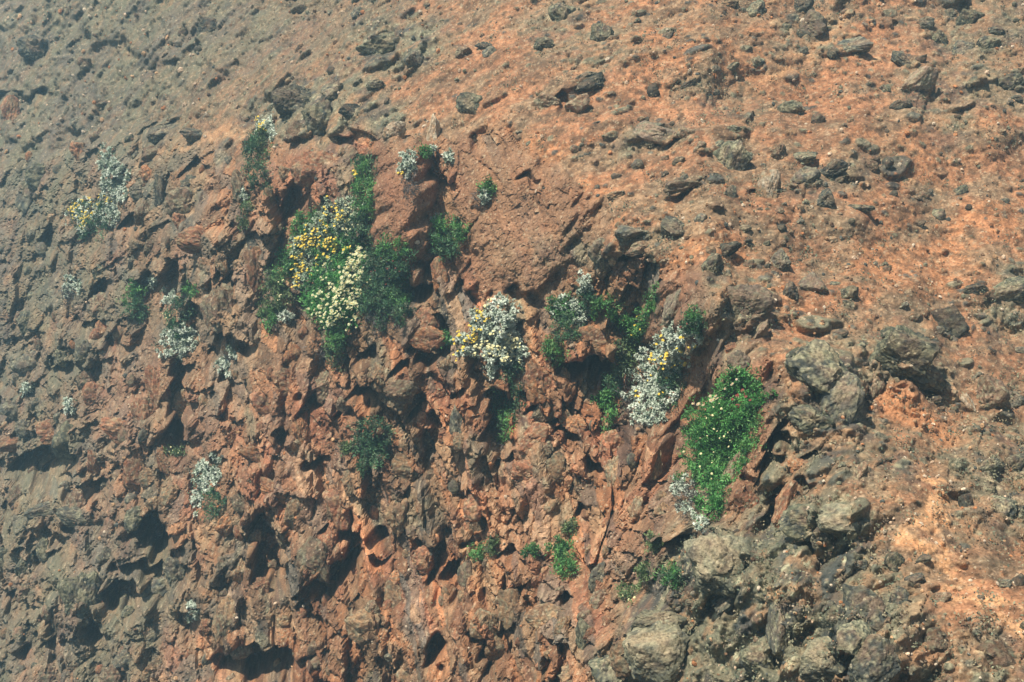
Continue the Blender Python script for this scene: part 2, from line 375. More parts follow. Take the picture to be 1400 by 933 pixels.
rockbase = mix(mix(one[:, None] * TAN * .85, RED, sstep(.3, .6, n4)), EARTH * 1.05, sstep(.35, .65, n1))
tA = u01(hA, 41); tB = u01(hB, 41); tC = u01(hC, 41)
rockbase = mix(rockbase, RED * 1.0, .45 * (tB < .3)); rockbase = mix(rockbase, GREYB, .5 * ((tB > .35) & (tB < .55)))
rockbase = mix(rockbase, TAN * 1.05, .45 * (tC > .75)); rockbase = mix(rockbase, BASALT * 1.6, .5 * (tC < .12)); rockbase = mix(rockbase, RUST, .5 * ((tC > .2) & (tC < .38)))
rockbase *= (.75 + .5 * u01(hA, 42))[:, None] * (.72 + .56 * u01(hC, 42))[:, None] * (.85 + .3 * u01(hD, 42))[:, None]
rockbase = mix(rockbase, RED, .5 * red_w.ravel())
grain = fbm(P, 20, 3, 227) * .5 + .5
rockbase *= (.74 + .5 * sstep(.3, .7, grain))[:, None]
rockbase = mix(rockbase, mix(one[:, None] * EARTH * 1.2, RED * .9, n4), .7 * sm)
cc = mix(rockbase, soil, np.clip(sl + .5 * sm * 0, 0, 1))
lich_c = mix(mix(one[:, None] * LICHEN, BASALT * 1.2, sstep(.48, .62, fbm(P, 3.2, 4, 261) * .5 + .5)), TAN * .95, .8 * sstep(.55, .68, fbm(P, 5.0, 4, 271) * .5 + .5))
lich_c = mix(lich_c, C(.42, .40, .25), .85 * sstep(.66, .76, fbm(P, 13, 3, 281) * .5 + .5))
cc = mix(cc, lich_c, np.clip(li * (.75 + .9 * (n3 - .3)), 0, .95))
cc = mix(cc, lich_c * 1.05, cl * .55 * sstep(.60, .72, fbm(Q, 2.4, 4, 291) * .5 + .5))
cc = mix(cc, mix(one[:, None] * GREYB * .78, LICHEN * .80, sstep(.35, .65, n1)) * (.75 + .5 * n3)[:, None], grey_w.ravel() * (.5 + .5 * sstep(.3, .7, n2)) * .9)
cc = mix(cc, mix(one[:, None] * PALE, ORANGE * 1.1, n3), pale_w.ravel() * sstep(.35, .6, n3) * .9)
cc = mix(cc, C(.50, .38, .24), .45 * sstep(.70, .80, fbm(P, 22, 2, 301) * .5 + .5))
cc = mix(cc, C(.42, .19, .085) * (.75 + .5 * n3)[:, None], .75 * blob(1252, 560, 62, 22, -28).ravel())
cc *= (.86 + .3 * n5)[:, None]
cc = np.clip(cc, .012, .8)

# ------------------------------------------------------------------ materials
def new_mat(name):
    m = bpy.data.materials.new(name); m.use_nodes = True
    return m, m.node_tree, m.node_tree.nodes['Principled BSDF']

def rock_mat(name, vary):
    m, t, b = new_mat(name)
    n = t.nodes; l = t.links
    at = n.new('ShaderNodeAttribute'); at.attribute_name = 'Col'
    geo = n.new('ShaderNodeNewGeometry')
    def noise(scale, det):
        x = n.new('ShaderNodeTexNoise'); x.inputs['Scale'].default_value = scale; x.inputs['Detail'].default_value = det; x.inputs['Roughness'].default_value = .65
        l.new(geo.outputs['Position'], x.inputs['Vector']); return x
    a = noise(38, 4)
    r1 = n.new('ShaderNodeMapRange'); r1.inputs[1].default_value = .3; r1.inputs[2].default_value = .7; r1.inputs[3].default_value = .55; r1.inputs[4].default_value = 1.5
    l.new(a.outputs[0], r1.inputs[0])
    mu = n.new('ShaderNodeVectorMath'); mu.operation = 'SCALE'
    l.new(at.outputs['Color'], mu.inputs[0]); l.new(r1.outputs[0], mu.inputs['Scale'])
    src = mu.outputs[0]
    if vary:
        oi = n.new('ShaderNodeObjectInfo')
        r2 = n.new('ShaderNodeMapRange'); r2.inputs[3].default_value = .65; r2.inputs[4].default_value = 1.3
        l.new(oi.outputs['Random'], r2.inputs[0])
        m2 = n.new('ShaderNodeVectorMath'); m2.operation = 'SCALE'
        l.new(src, m2.inputs[0]); l.new(r2.outputs[0], m2.inputs['Scale']); src = m2.outputs[0]
    vo = n.new('ShaderNodeTexVoronoi'); vo.inputs['Scale'].default_value = 34
    l.new(geo.outputs['Position'], vo.inputs['Vector'])
    sx = n.new('ShaderNodeSeparateColor'); l.new(vo.outputs['Color'], sx.inputs[0])
    g1 = n.new('ShaderNodeMath'); g1.operation = 'GREATER_THAN'; g1.inputs[1].default_value = .93; l.new(sx.outputs[0], g1.inputs[0])
    g2 = n.new('ShaderNodeMath'); g2.operation = 'LESS_THAN'; g2.inputs[1].default_value = .42; l.new(vo.outputs['Distance'], g2.inputs[0])
    g3 = n.new('ShaderNodeMath'); g3.operation = 'MULTIPLY'; l.new(g1.outputs[0], g3.inputs[0]); l.new(g2.outputs[0], g3.inputs[1])
    g4 = n.new('ShaderNodeMath'); g4.operation = 'MULTIPLY'; g4.inputs[1].default_value = .5; l.new(g3.outputs[0], g4.inputs[0])
    mx = n.new('ShaderNodeMixRGB'); l.new(g4.outputs[0], mx.inputs[0]); l.new(src, mx.inputs[1]); mx.inputs[2].default_value = (.46, .38, .25, 1)
    l.new(mx.outputs[0], b.inputs['Base Color'])
    b.inputs['Roughness'].default_value = .92
    b.inputs['Specular IOR Level'].default_value = .18
    h = noise(24, 6)
    bu = n.new('ShaderNodeBump'); bu.inputs['Strength'].default_value = .9; bu.inputs['Distance'].default_value = .028
    l.new(h.outputs[0], bu.inputs['Height']); l.new(bu.outputs[0], b.inputs['Normal'])
    return m
M_GROUND = rock_mat('weathered_ground', False)
M_ROCK = rock_mat('weathered_rock', True)

def leaf_mat(name, rough=.55, transl=.25):
    m, t, b = new_mat(name)
    n = t.nodes; l = t.links
    at = n.new('ShaderNodeAttribute'); at.attribute_name = 'Col'
    l.new(at.outputs['Color'], b.inputs['Base Color']); b.inputs['Roughness'].default_value = rough; b.inputs['Specular IOR Level'].default_value = .3
    if transl:
        tr = n.new('ShaderNodeBsdfTranslucent'); l.new(at.outputs['Color'], tr.inputs[0])
        mx = n.new('ShaderNodeMixShader'); mx.inputs[0].default_value = transl
        l.new(b.outputs[0], mx.inputs[1]); l.new(tr.outputs[0], mx.inputs[2]); l.new(mx.outputs[0], t.nodes['Material Output'].inputs[0])
    return m
M_LEAF = leaf_mat('green_leaf', .5, .28)
M_FELT = leaf_mat('felted_leaf', .85, .12)
M_PETAL = leaf_mat('petal', .7, .2)
M_TWIG = leaf_mat('twig', .9, 0)

# ------------------------------------------------------------------ mesh helpers
def make_mesh(name, verts, faces, cols=None, smooth=False):
    """faces: (n,3) or (n,4) array"""
    me = bpy.data.meshes.new(name)
    verts = np.ascontiguousarray(verts, np.float32); faces = np.ascontiguousarray(faces, np.int32)
    k = faces.shape[1]
    me.vertices.add(len(verts)); me.vertices.foreach_set('co', verts.ravel())
    me.loops.add(faces.size); me.loops.foreach_set('vertex_index', faces.ravel())
    me.polygons.add(len(faces)); me.polygons.foreach_set('loop_start', np.arange(0, faces.size, k, dtype=np.int32))
    me.polygons.foreach_set('loop_total', np.full(len(faces), k, np.int32))
    me.polygons.foreach_set('use_smooth', np.full(len(faces), smooth, bool))
    if cols is not None:
        a = me.attributes.new('Col', 'FLOAT_COLOR', 'POINT')
        a.data.foreach_set('color', np.concatenate([cols, np.ones((len(cols), 1))], 1).astype(np.float32).ravel())
    me.update(calc_edges=True)
    return me

def put(name, me, mat=None, parent=None, **props):
    o = bpy.data.objects.new(name, me); COL.objects.link(o)
    if mat and me and not me.materials: me.materials.append(mat)
    if parent: o.parent = parent
    for k, v in props.items():
        if v is not None: o[k] = v
    return o

# the hill as two sheets that share their seam: the loose slope and the broken cliff face
ny, nx = shape
idx = np.arange(ny * nx).reshape(shape)
quads = np.stack([idx[1:, :-1], idx[1:, 1:], idx[:-1, 1:], idx[:-1, :-1]], -1).reshape(-1, 4)
onslope = (s_in[:-1, :-1] > 0).ravel()
def sub(qs):
    used, inv = np.unique(qs, return_inverse=True)
    return used, inv.reshape(qs.shape)
grounds = {}
for nm, msk in (('hillside', onslope), ('cliff_face', ~onslope)):
    used, qq = sub(quads[msk])
    grounds[nm] = put(nm, make_mesh(nm, Pf[used], qq, cc[used], nm == 'hillside'), M_GROUND, kind='structure')
HILL, CLIFF = grounds['hillside'], grounds['cliff_face']

# ------------------------------------------------------------------ lookup of the finished surface
ZB = 3
gx0, gy0 = -120, -120
gw, gh = (1640) // ZB, (1180) // ZB
qx, qy, qd = project(Pf)
ii = ((qx - gx0) / ZB).astype(int); jj = ((qy - gy0) / ZB).astype(int)
ok = (ii >= 0) & (ii < gw) & (jj >= 0) & (jj < gh)
zb = np.full(gw * gh, 1e9); np.minimum.at(zb, (jj * gw + ii)[ok], qd[ok]); zb = zb.reshape(gh, gw)
for _ in range(12):
    bad = zb > 1e8
    if not bad.any(): break
    p = np.pad(zb, 1, mode='edge'); zb = np.where(bad, np.minimum.reduce([p[:-2, 1:-1], p[2:, 1:-1], p[1:-1, :-2], p[1:-1, 2:]]), zb)
zs = zb.copy()
for _ in range(7):
    p = np.pad(zs, 1, mode='edge'); zs = (p[:-2, 1:-1] + p[2:, 1:-1] + p[1:-1, :-2] + p[1:-1, 2:] + 2 * zs) / 6
def depth_at(px, py, soft=False):
    g = zs if soft else zb
    i = np.clip(((np.asarray(px) - gx0) / ZB).astype(int), 0, gw - 1); j = np.clip(((np.asarray(py) - gy0) / ZB).astype(int), 0, gh - 1)
    return g[j, i]
def on_slope(px, py):
    i = np.clip(np.searchsorted(us, px), 0, nx - 1); j = np.clip(np.searchsorted(vs, py), 0, ny - 1)
    return s_in[j, i] > 0
def field(F, px, py):
    i = np.clip(np.searchsorted(us, px), 0, nx - 1); j = np.clip(np.searchsorted(vs, py), 0, ny - 1)
    return F[j, i]
def surf_normal(px, py):
    a = rays(px + 6, py) * depth_at(px + 6, py, True) - rays(px - 6, py) * depth_at(px - 6, py, True)
    b = rays(px, py - 6) * depth_at(px, py - 6, True) - rays(px, py + 6) * depth_at(px, py + 6, True)
    n = np.cross(a, b); n /= np.linalg.norm(n)
    return n if n @ FW < 0 else -n

# ------------------------------------------------------------------ rocks
def ico(sub_):
    import bmesh
    bm = bmesh.new(); bmesh.ops.create_icosphere(bm, subdivisions=sub_, radius=1.0)
    v = np.array([x.co[:] for x in bm.verts]); f = np.array([[q.index for q in p.verts] for p in bm.faces]); bm.free()
    return v, f
ICO = {k: ico(k) for k in (1, 2, 3, 4, 5)}
ROCKC = {'dark': (BASALT * .62, BASALT * .95, LICHEN * .62), 'grey': (C(.105, .09, .066), BASALT * 1.2, LICHEN * .9), 'lichen': (C(.095, .10, .062), BASALT * .85, C(.27, .25, .15)), 'crust': (C(.10, .10, .066), C(.07, .07, .052), C(.20, .175, .11)),
         'brown': (C(.20, .125, .08), EARTH * .7, LICHEN), 'red': (RED * .95, RED * .6, TAN), 'pale': (C(.40, .30, .20), TAN, C(.5, .45, .33)), 'tan': (TAN, EARTH, LICHEN * 1.3),
         'orange': (RUST * 1.05, RED * .8, TAN), 'slab': (C(.25, .17, .115), C(.2, .15, .11), LICHEN * 1.2)}
def rock_mesh(kind, seed, sub_=4, dust=.5, facet=12, rough_=1.0, axes=(1, 1, 1), wob=.0):
    g = np.random.default_rng(seed)
    v, f = ICO[sub_]
    n = g.normal(size=(facet, 3)); n /= np.linalg.norm(n, axis=1, keepdims=True)
    d = g.uniform(.50, .92, facet)
    c = v @ n.T
    r = np.where(c > .12, d / np.maximum(c, .12), 9)
    r = -np.log(np.exp(-np.minimum(r, 3) * 42).sum(1) + math.exp(-1.12 * 42)) / 42
    p = v * r[:, None]
    o = g.uniform(-50, 50, 3)
    dd = .12 * fbm(p + o, 1.3, 2, seed) + .10 * rough_ * fbm(p + o, 3.2, 3, seed + 1) + .05 * rough_ * fbm(p + o, 9, 2, seed + 2)
    if sub_ >= 4:
        f1, f2, vv, h = worley((p + o) * 2.3, seed)
        gg = np.stack([u01(h, 12), u01(h, 13), u01(h, 14)], 1) * 2 - 1
        dd += rough_ * (.13 * (u01(h, 3) - .5) + .08 * (vv * gg).sum(1) - .06 * (1 - sstep(0, .14, f2 - f1)))
        f1, f2, vv, h = worley((p + o) * 5.5, seed + 5)
        gg = np.stack([u01(h, 12), u01(h, 13), u01(h, 14)], 1) * 2 - 1
        dd += rough_ * (.05 * (u01(h, 3) - .5) + .08 * (vv * gg).sum(1))
    p = p + v * dd[:, None]
    p /= np.abs(p).max(0)
    a, b_, l_ = ROCKC[kind]
    t1 = sstep(.42, .6, fbm(p + o, 2.2, 4, seed + 7) * .5 + .5); t2 = sstep(.52, .66, fbm(p + o, 4.5, 4, seed + 8) * .5 + .5)
    col = mix(mix(np.ones((len(p), 1)) * a, b_, t1), l_, .8 * t2)
    t3 = sstep(.62, .70, fbm(p + o, 8, 3, seed + 9) * .5 + .5)
    if kind in ('dark', 'grey', 'lichen', 'brown', 'slab'): col = mix(col, C(.34, .32, .20), (.4 if kind == 'dark' else .65) * t3)
    if kind == 'crust': col = mix(col, C(.27, .245, .155), .6 * sstep(.15, .6, v @ np.array([0, .9, .43])) * sstep(.3, .5, fbm(p + o, 2.5, 3, seed + 11) * .5 + .5))
    grit = fbm(p + o, 16, 2, seed + 13) * .5 + .5
    col = mix(col, C(.26, .24, .15), (.3 if kind == 'dark' else .55) * sstep(.58, .68, grit)); col = mix(col, BASALT, .5 * sstep(.45, .33, grit))
    if dust:
        up = sstep(.35, .95, v @ np.array([0, .55, .83])) * sstep(.3, .6, fbm(p + o, 3, 3, seed + 4) * .5 + .5)
        col = mix(col, C(.33, .19, .11), dust * up)
    return p, f, np.clip(col, .012, .8)

def place_basis(px, py, ro):
    """right / up / towards-viewer axes of the spot, turned by the tilt seen"""
    n = surf_normal(px, py); r = rays(px, py); r = r / np.linalg.norm(r)
    a = R(ro)
    e1 = math.cos(a) * RT + math.sin(a) * UPV; e2 = -math.sin(a) * RT + math.cos(a) * UPV
    return e1, e2, -r, n

MESHBANK = {}
def boulder(px, py, w_, h_, ro, kind, label=None, parent=None, name='boulder', group=None, seed=None, out=.28, thick=.8, facet=11, rough_=1.0, dust=.5, shared=False):
    d = float(depth_at(px, py)); ds = float(depth_at(px, py, True)); d = ds * .65 + d * .35
    e1, e2, e3, n = place_basis(px, py, ro)
    sx = w_ / 2 * d / FPX; sy = h_ / 2 * d / FPX; sz = thick * math.sqrt(sx * sy)
    sub_ = 5 if max(w_, h_) > 78 else 4 if max(w_, h_) > 26 else 3
    if shared:
        key = (kind, seed, sub_)
        if key not in MESHBANK:
            p, f, c = rock_mesh(kind, seed, sub_, dust, facet, rough_)
            MESHBANK[key] = make_mesh(name, p, f, c, max(w_, h_) > 60); MESHBANK[key].materials.append(M_ROCK)
        me = MESHBANK[key]
    else:
        p, f, c = rock_mesh(kind, seed if seed is not None else int(px * 7 + py * 13) & 0xffff, sub_, dust, facet, rough_)
        me = make_mesh(name, p, f, c, False)
    o = put(name, me, M_ROCK, parent, label=label, category='rock' if label else None, group=group)
    ctr = rays(px, py) * d + e3 * sz * (out * 2 - .62)
    m = Matrix(((e1[0] * sx, e2[0] * sy, e3[0] * sz, ctr[0]), (e1[1] * sx, e2[1] * sy, e3[1] * sz, ctr[1]), (e1[2] * sx, e2[2] * sy, e3[2] * sz, ctr[2]), (0, 0, 0, 1)))
    o.matrix_world = m
    return o
# ------------------------------------------------------------------ plants
def joined(verts, faces, cols, base_v, base_f, pos, frames, col):
    """base mesh stamped at each place; frames (n,3,3) with columns as scaled axes"""
    nv = len(base_v)
    V_ = np.einsum('nij,vj->nvi', frames, base_v) + pos[:, None, :]
    verts.append(V_.reshape(-1, 3)); k = sum(len(x) for x in verts[:-1])
    faces.append((base_f[None] + (np.arange(len(pos)) * nv)[:, None, None] + k).reshape(-1, base_f.shape[1]))
    cols.append(np.repeat(col, nv, axis=0))

def rnd_frames(n, s, g, flat=(.6, 1.0)):
    q = g.normal(size=(n, 4)); q /= np.linalg.norm(q, axis=1, keepdims=True)
    a, b, c, d = q.T
    M = np.stack([np.stack([1 - 2 * (c * c + d * d), 2 * (b * c - a * d), 2 * (b * d + a * c)], 1), np.stack([2 * (b * c + a * d), 1 - 2 * (b * b + d * d), 2 * (c * d - a * b)], 1), np.stack([2 * (b * d - a * c), 2 * (c * d + a * b), 1 - 2 * (b * b + c * c)], 1)], 1)
    return M * (s[:, None] * g.uniform(flat[0], flat[1], (n, 3)))[:, None, :]

SILVER = [C(.50, .55, .44), C(.60, .64, .53), C(.36, .42, .32)]
SAGE = [C(.36, .42, .29), C(.46, .51, .37), C(.24, .31, .20)]
GREEN = [C(.075, .21, .055), C(.125, .29, .075), C(.03, .10, .03), C(.20, .37, .12)]
DEEP = [C(.05, .12, .05), C(.08, .17, .075), C(.095, .11, .07), C(.14, .22, .11)]
BRIGHT = [C(.06, .21, .045), C(.11, .31, .075), C(.02, .075, .018), C(.22, .42, .14)]
OLIVE = [C(.12, .19, .07), C(.18, .24, .10), C(.07, .11, .05), C(.12, .12, .08)]
TWIGC = [C(.13, .12, .11), C(.20, .18, .16), C(.08, .075, .07)]
PALG = {'silver': SILVER, 'green': GREEN, 'deep': DEEP, 'bright': BRIGHT, 'olive': OLIVE, 'twig': TWIGC, 'sage': SAGE, 'silver_': SILVER}
gp = np.random.default_rng(21)
PLANTED = []; OUTER = []

def blob_points(b, n, lo=.0, hi=1.0):
    """points through a cushion that hugs the rock: blob = (px, py, rx, ry, tilt)"""
    px, py, rx, ry, ro = b[:5]
    PLANTED.append((px, py, rx, ry))
    th = gp.uniform(0, 2 * math.pi, n); r = np.sqrt(gp.random(n))
    ph = gp.uniform(0, 6.28, 3)
    edge = 1 + .16 * np.sin(3 * th + ph[0]) + .12 * np.sin(5 * th + ph[1]) + .10 * np.sin(9 * th + ph[2])
    r = r * edge
    ex = r * np.cos(th) * rx; ey = r * np.sin(th) * ry
    a = R(ro)
    X = px + ex * math.cos(a) - ey * math.sin(a); Y = py - (ex * math.sin(a) + ey * math.cos(a))
    dome = np.sqrt(np.clip(1.1 - (r / edge) ** 2, 0, 1))
    d0 = depth_at(px, py, True) * .5 + depth_at(X, Y, True) * .5
    th_m = b[5] if len(b) > 5 else .80 * min(rx, ry) * depth_at(px, py, True) / FPX + .05
    c = gp.uniform(lo, hi, n)
    d = np.minimum(d0, depth_at(X, Y, True) + .04) - th_m * dome * c
    return rays(X, Y) * d[:, None], c, dome

LEAF_V = np.array([[0, 0, 0], [.45, .30, .10], [1, 0, -.04], [.45, -.30, .10], [.5, 0, 0]])
LEAF_F = np.array([[0, 4, 1], [1, 4, 2], [2, 4, 3], [3, 4, 0]])

def frames_dir(D, up, L, W):
    D = D / np.linalg.norm(D, axis=1, keepdims=True)
    S = np.cross(up, D); S /= np.linalg.norm(S, axis=1, keepdims=True) + 1e-9
    Uq = np.cross(D, S)
    return np.stack([D * L[:, None], S * W[:, None], Uq * L[:, None]], 2)

def clumps(cen, per, spread, L, pal, vv, ff, cv, slim=1.0, rosette=False, bright=None):
    n = len(cen); OUTER.append(cen)
    out = np.array([-.15, -.75, .65])
    D = gp.normal(size=(n * per, 3)) + (out * (.45 if rosette else .6))
    D /= np.linalg.norm(D, axis=1, keepdims=True)
    base = np.repeat(cen, per, 0) + (0 if rosette else gp.normal(size=(n * per, 3)) * spread)
    Ls = L * gp.uniform(.65, 1.3, n * per)
    up = gp.normal(size=(n * per, 3)) * (.3 if rosette else .6) + (np.array([-.35, -.75, .8]) if rosette else np.array([-.2, -.5, 1.0]))
    F_ = frames_dir(D, up, Ls, Ls * slim)
    pal = np.stack(pal); p = gp.random(n); pk = np.where(p < .45, 0, np.where(p < .75, 1, 2))
    if len(pal) > 3: pk = np.where(p > .9, 3, pk)
    tint = gp.uniform(.6, 1.4, (n, 1)) if len(pal) > 3 else gp.uniform(.85, 1.15, (n, 1))
    c = np.repeat(pal[pk] * tint, per, 0) * gp.uniform(.85, 1.15, (n * per, 1))
    joined(vv, ff, cv, LEAF_V, LEAF_F, base, F_, c)

def disc_mesh(k=6, dome=.35):
    v = [[0, 0, dome]] + [[math.cos(2 * math.pi * i / k), math.sin(2 * math.pi * i / k), 0] for i in range(k)] + [[0, 0, -dome * .6]]
    f = [[0, 1 + i, 1 + (i + 1) % k] for i in range(k)] + [[k + 1, 1 + (i + 1) % k, 1 + i] for i in range(k)]
    return np.array(v, float), np.array(f)
DISC = disc_mesh()
def daisy_mesh(k=9):
    v = [[0, 0, .05]]; f = []
    for i in range(k):
        a = 2 * math.pi * i / k
        for (r, da) in ((.25, 0), (.95, -.22), (1.0, .22)):
            v.append([r * math.cos(a + da), r * math.sin(a + da), .05 if r < .5 else -.05])
        b = 1 + 3 * i
        f += [[0, b + 1, b + 2], [0, b, b + 1]]
    return np.array(v), np.array(f)
DAISY = daisy_mesh()

def flower_points(pts, kind, size, vv, ff, cv, per=1):
    n = len(pts)
    if not n: return
    D = gp.normal(size=(n * per, 3)) * .35 + np.array([-.3, -.75, .6])
    D /= np.linalg.norm(D, axis=1, keepdims=True)
    S = np.cross(D, [0, 0, 1.0]); S /= np.linalg.norm(S, axis=1, keepdims=True); T_ = np.cross(D, S)
    s = size * gp.uniform(.7, 1.25, n * per)
    pos = np.repeat(pts, per, 0) + (gp.normal(size=(n * per, 3)) * size * 1.3 if per > 1 else 0)
    F_ = np.stack([S * s[:, None], T_ * s[:, None], D * s[:, None]], 2)
    colr = {'yellow': C(.78, .57, .08), 'paleyellow': C(.74, .68, .36), 'white': C(.84, .83, .52), 'cream': C(.72, .58, .42), 'red': C(.22, .05, .035), 'orange': C(.8, .36, .02)}[kind]
    cc_ = np.tile(colr, (n * per, 1)) * gp.uniform(.85, 1.1, (n * per, 1))
    if kind in ('white', 'cream'):
        joined(vv, ff, cv, DAISY[0], DAISY[1], pos, F_, cc_)
        joined(vv, ff, cv, DISC[0], DISC[1], pos + D * (s * .12)[:, None], F_ * .30, np.tile(C(.75, .5, .05), (n * per, 1)))
    else:
        joined(vv, ff, cv, DISC[0], DISC[1], pos, F_, cc_)

def tube(pts, r0, r1, k=5):
    pts = np.array(pts); n = len(pts); v = []; f = []
    for i in range(n):
        t_ = pts[min(i + 1, n - 1)] - pts[max(i - 1, 0)]; t_ = t_ / (np.linalg.norm(t_) + 1e-9)
        s = np.cross(t_, [.3, .2, .9]); s /= np.linalg.norm(s); u_ = np.cross(t_, s); r = r0 + (r1 - r0) * i / (n - 1)
        for q in range(k):
            a = 2 * math.pi * q / k; v.append(pts[i] + r * (math.cos(a) * s + math.sin(a) * u_))
    for i in range(n - 1):
        for q in range(k): f.append([i * k + q, i * k + (q + 1) % k, (i + 1) * k + (q + 1) % k, (i + 1) * k + q])
    return np.array(v), np.array(f)

def plant(name, cat, label, fol, flowers=(), stems=6, group=None):
    """fol: list of (blob, kind, density); flowers: list of (blob, kind, count, radius in m, heads per cluster)"""
    px, py = fol[0][0][0], fol[0][0][1]
    root = bpy.data.objects.new(name, None); COL.objects.link(root); root.empty_display_size = .1
    base = rays(px, py) * (float(depth_at(px, py, True)) + .02)
    root.location = base; root['label'] = label; root['category'] = cat
    if group: root['group'] = group
    def child(nm, me, mat, **kw):
        o = put(nm, me, mat, root, **kw); o.matrix_parent_inverse = Matrix.Translation(-Vector(base)); return o
    byk = {}; OUTER.clear()
    for (b, kind, dens) in fol: byk.setdefault('silver' if kind in ('silver', 'sage') else 'green' if kind != 'twig' else 'twig', []).append((b, kind, dens))
    for fam, lst in byk.items():
        vv, ff, cv = [], [], []
        for (b, kind, dens) in lst:
            scale = depth_at(b[0], b[1], True) / FPX
            area = math.pi * b[2] * b[3]
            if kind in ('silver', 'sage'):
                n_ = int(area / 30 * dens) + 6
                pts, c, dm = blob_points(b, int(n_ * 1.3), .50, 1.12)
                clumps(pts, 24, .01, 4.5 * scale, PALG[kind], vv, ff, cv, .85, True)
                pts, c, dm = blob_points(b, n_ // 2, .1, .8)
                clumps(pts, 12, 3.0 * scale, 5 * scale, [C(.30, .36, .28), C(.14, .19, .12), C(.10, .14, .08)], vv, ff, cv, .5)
            elif kind == 'twig':
                n_ = int(area / 30 * dens) + 6
                pts, c, dm = blob_points(b, n_, .1, 1.0)
                clumps(pts, 10, 3 * scale, 8 * scale, TWIGC, vv, ff, cv, .10)
            else:
                n_ = int(area / 20 * dens) + 6
                heads, c, dm = blob_points(b, max(5, n_ // 7), .75, 1.15)      # leafy heads with gaps between them
                pts = np.repeat(heads, 6, 0) + gp.normal(size=(len(heads) * 6, 3)) * 3.2 * scale
                clumps(pts, 13, 2.0 * scale, 4.9 * scale, PALG[kind], vv, ff, cv, .66)
                pts, c, dm = blob_points(b, n_ // 2, .0, .6)
                clumps(pts, 12, 3.0 * scale, 5.0 * scale, PALG[kind], vv, ff, cv, .6)
                k_ = max(3, n_ // 9)
                pts, c, dm = blob_points((b[0], b[1], b[2] * 1.12, b[3] * 1.1, b[4]) + tuple(b[5:]), k_, .9, 1.5)
                clumps(pts, 14, 3.2 * scale, 4.2 * scale, PALG[kind], vv, ff, cv, .55)
        child('foliage' if fam != 'twig' else 'dead_twigs', make_mesh('foliage', np.concatenate(vv), np.concatenate(ff), np.concatenate(cv)), {'silver': M_FELT, 'green': M_LEAF, 'twig': M_TWIG}[fam],
              kind='stuff', label={'silver': 'silver grey felted leaves', 'green': 'green leaves', 'twig': 'dry grey twigs'}[fam] if len(byk) > 1 else None)
    FO = [np.concatenate(a) for a in zip(*[project(q) for q in OUTER])]
    byf = {}
    for f_ in flowers: byf.setdefault(f_[1], []).append(f_)
    for kind, lst in byf.items():
        vv, ff, cv = [], [], []
        for (b, k_, cnt, rad, per) in lst:
            pts, c, dm = blob_points(b, int(cnt * (2.8 if kind == 'white' else .8 if kind != 'red' else .4)), 1.0, 1.1)
            fx, fy, fd = project(pts); keep_ = []
            for q in range(len(pts)):                                # sit each head on the outermost leaves near it
                near = (np.abs(FO[0] - fx[q]) < 5) & (np.abs(FO[1] - fy[q]) < 5)
                if near.any(): pts[q] = rays(fx[q], fy[q]) * (FO[2][near].min() - .03); keep_.append(q)
            pts = pts[keep_]
            if not len(pts): continue
            flower_points(pts, kind, rad, vv, ff, cv, per)
        if vv: child('blossom', make_mesh('blossom', np.concatenate(vv), np.concatenate(ff), np.concatenate(cv)), M_PETAL, kind='stuff', label={'white': 'white daisies with yellow centres', 'cream': 'cream faded flowers'}.get(kind, kind.replace('pale', 'pale ') + ' flower heads'))
    if stems:
        b = fol[0][0]; tv, tf = [], []
        top = rays(b[0] + b[2] * .1, b[1]) * (float(depth_at(b[0], b[1], True)) + .05)
        tips, _, _ = blob_points(b, stems, .5, .9)
        off = 0
        for tip in tips:
            mid = (top + tip) / 2 + gp.normal(size=3) * .02 + np.array([0, -.03, -.02])
            v, f = tube([top, mid, tip], .012, .004); tv.append(v); tf.append(f + off); off += len(v)
        tv = np.concatenate(tv)
        child('stem', make_mesh('stem', tv, np.concatenate(tf), np.tile(C(.16, .11, .07), (len(tv), 1))), M_TWIG)
    return root
SILV = 'silver leaved plants on the cliff'; GRN = 'green plants growing in the cliff'
plant('silver_shrub', 'shrub', 'silver shrub in the left group, above the yellow flowering one, highest of that group', [((145, 216, 13, 17, -10), 'silver', .9)], group=SILV)
plant('silver_shrub', 'shrub', 'pale silver shrub second from the top of the misty left group', [((160, 238, 18, 16, 0), 'silver', 1), ((156, 262, 18, 24, 15), 'silver', 1), ((148, 292, 16, 18, 10), 'silver', .8), ((142, 300, 12, 26, 5), 'deep', .5)], [((140, 268, 12, 14, 0), 'yellow', 9, .018, 3)], group=SILV)
plant('flowering_shrub', 'shrub', 'yellow flowering silver shrub at the misty left, lowest of that group', [((118, 292, 24, 23, 10), 'silver', .7), ((120, 298, 20, 24, 0), 'deep', .5)], [((110, 288, 18, 20, 0), 'yellow', 52, .018, 3)], group=SILV)
plant('silver_shrub', 'shrub', 'small silver shrub with a yellow edge on top of a hanging dull green plant', [((362, 178, 14, 16, 0), 'silver', 1)], [((354, 170, 5, 10, 20), 'yellow', 12, .018, 3)], group=SILV)
plant('hanging_plant', 'plant', 'dull grey green plant hanging in a long streak below a small silver shrub', [((351, 225, 16, 42, 8), 'deep', .8), ((356, 198, 14, 16, 0), 'olive', .7), ((337, 292, 8, 26, -6), 'olive', .5), ((334, 270, 5, 12, 0), 'silver', .5)], group=GRN)
plant('silver_shrub', 'shrub', 'faint silver tuft left of the small dark green bush on the misty cliff', [((96, 392, 15, 15, 0), 'silver', .5), ((94, 408, 10, 12, 0), 'twig', .6)], group=SILV)
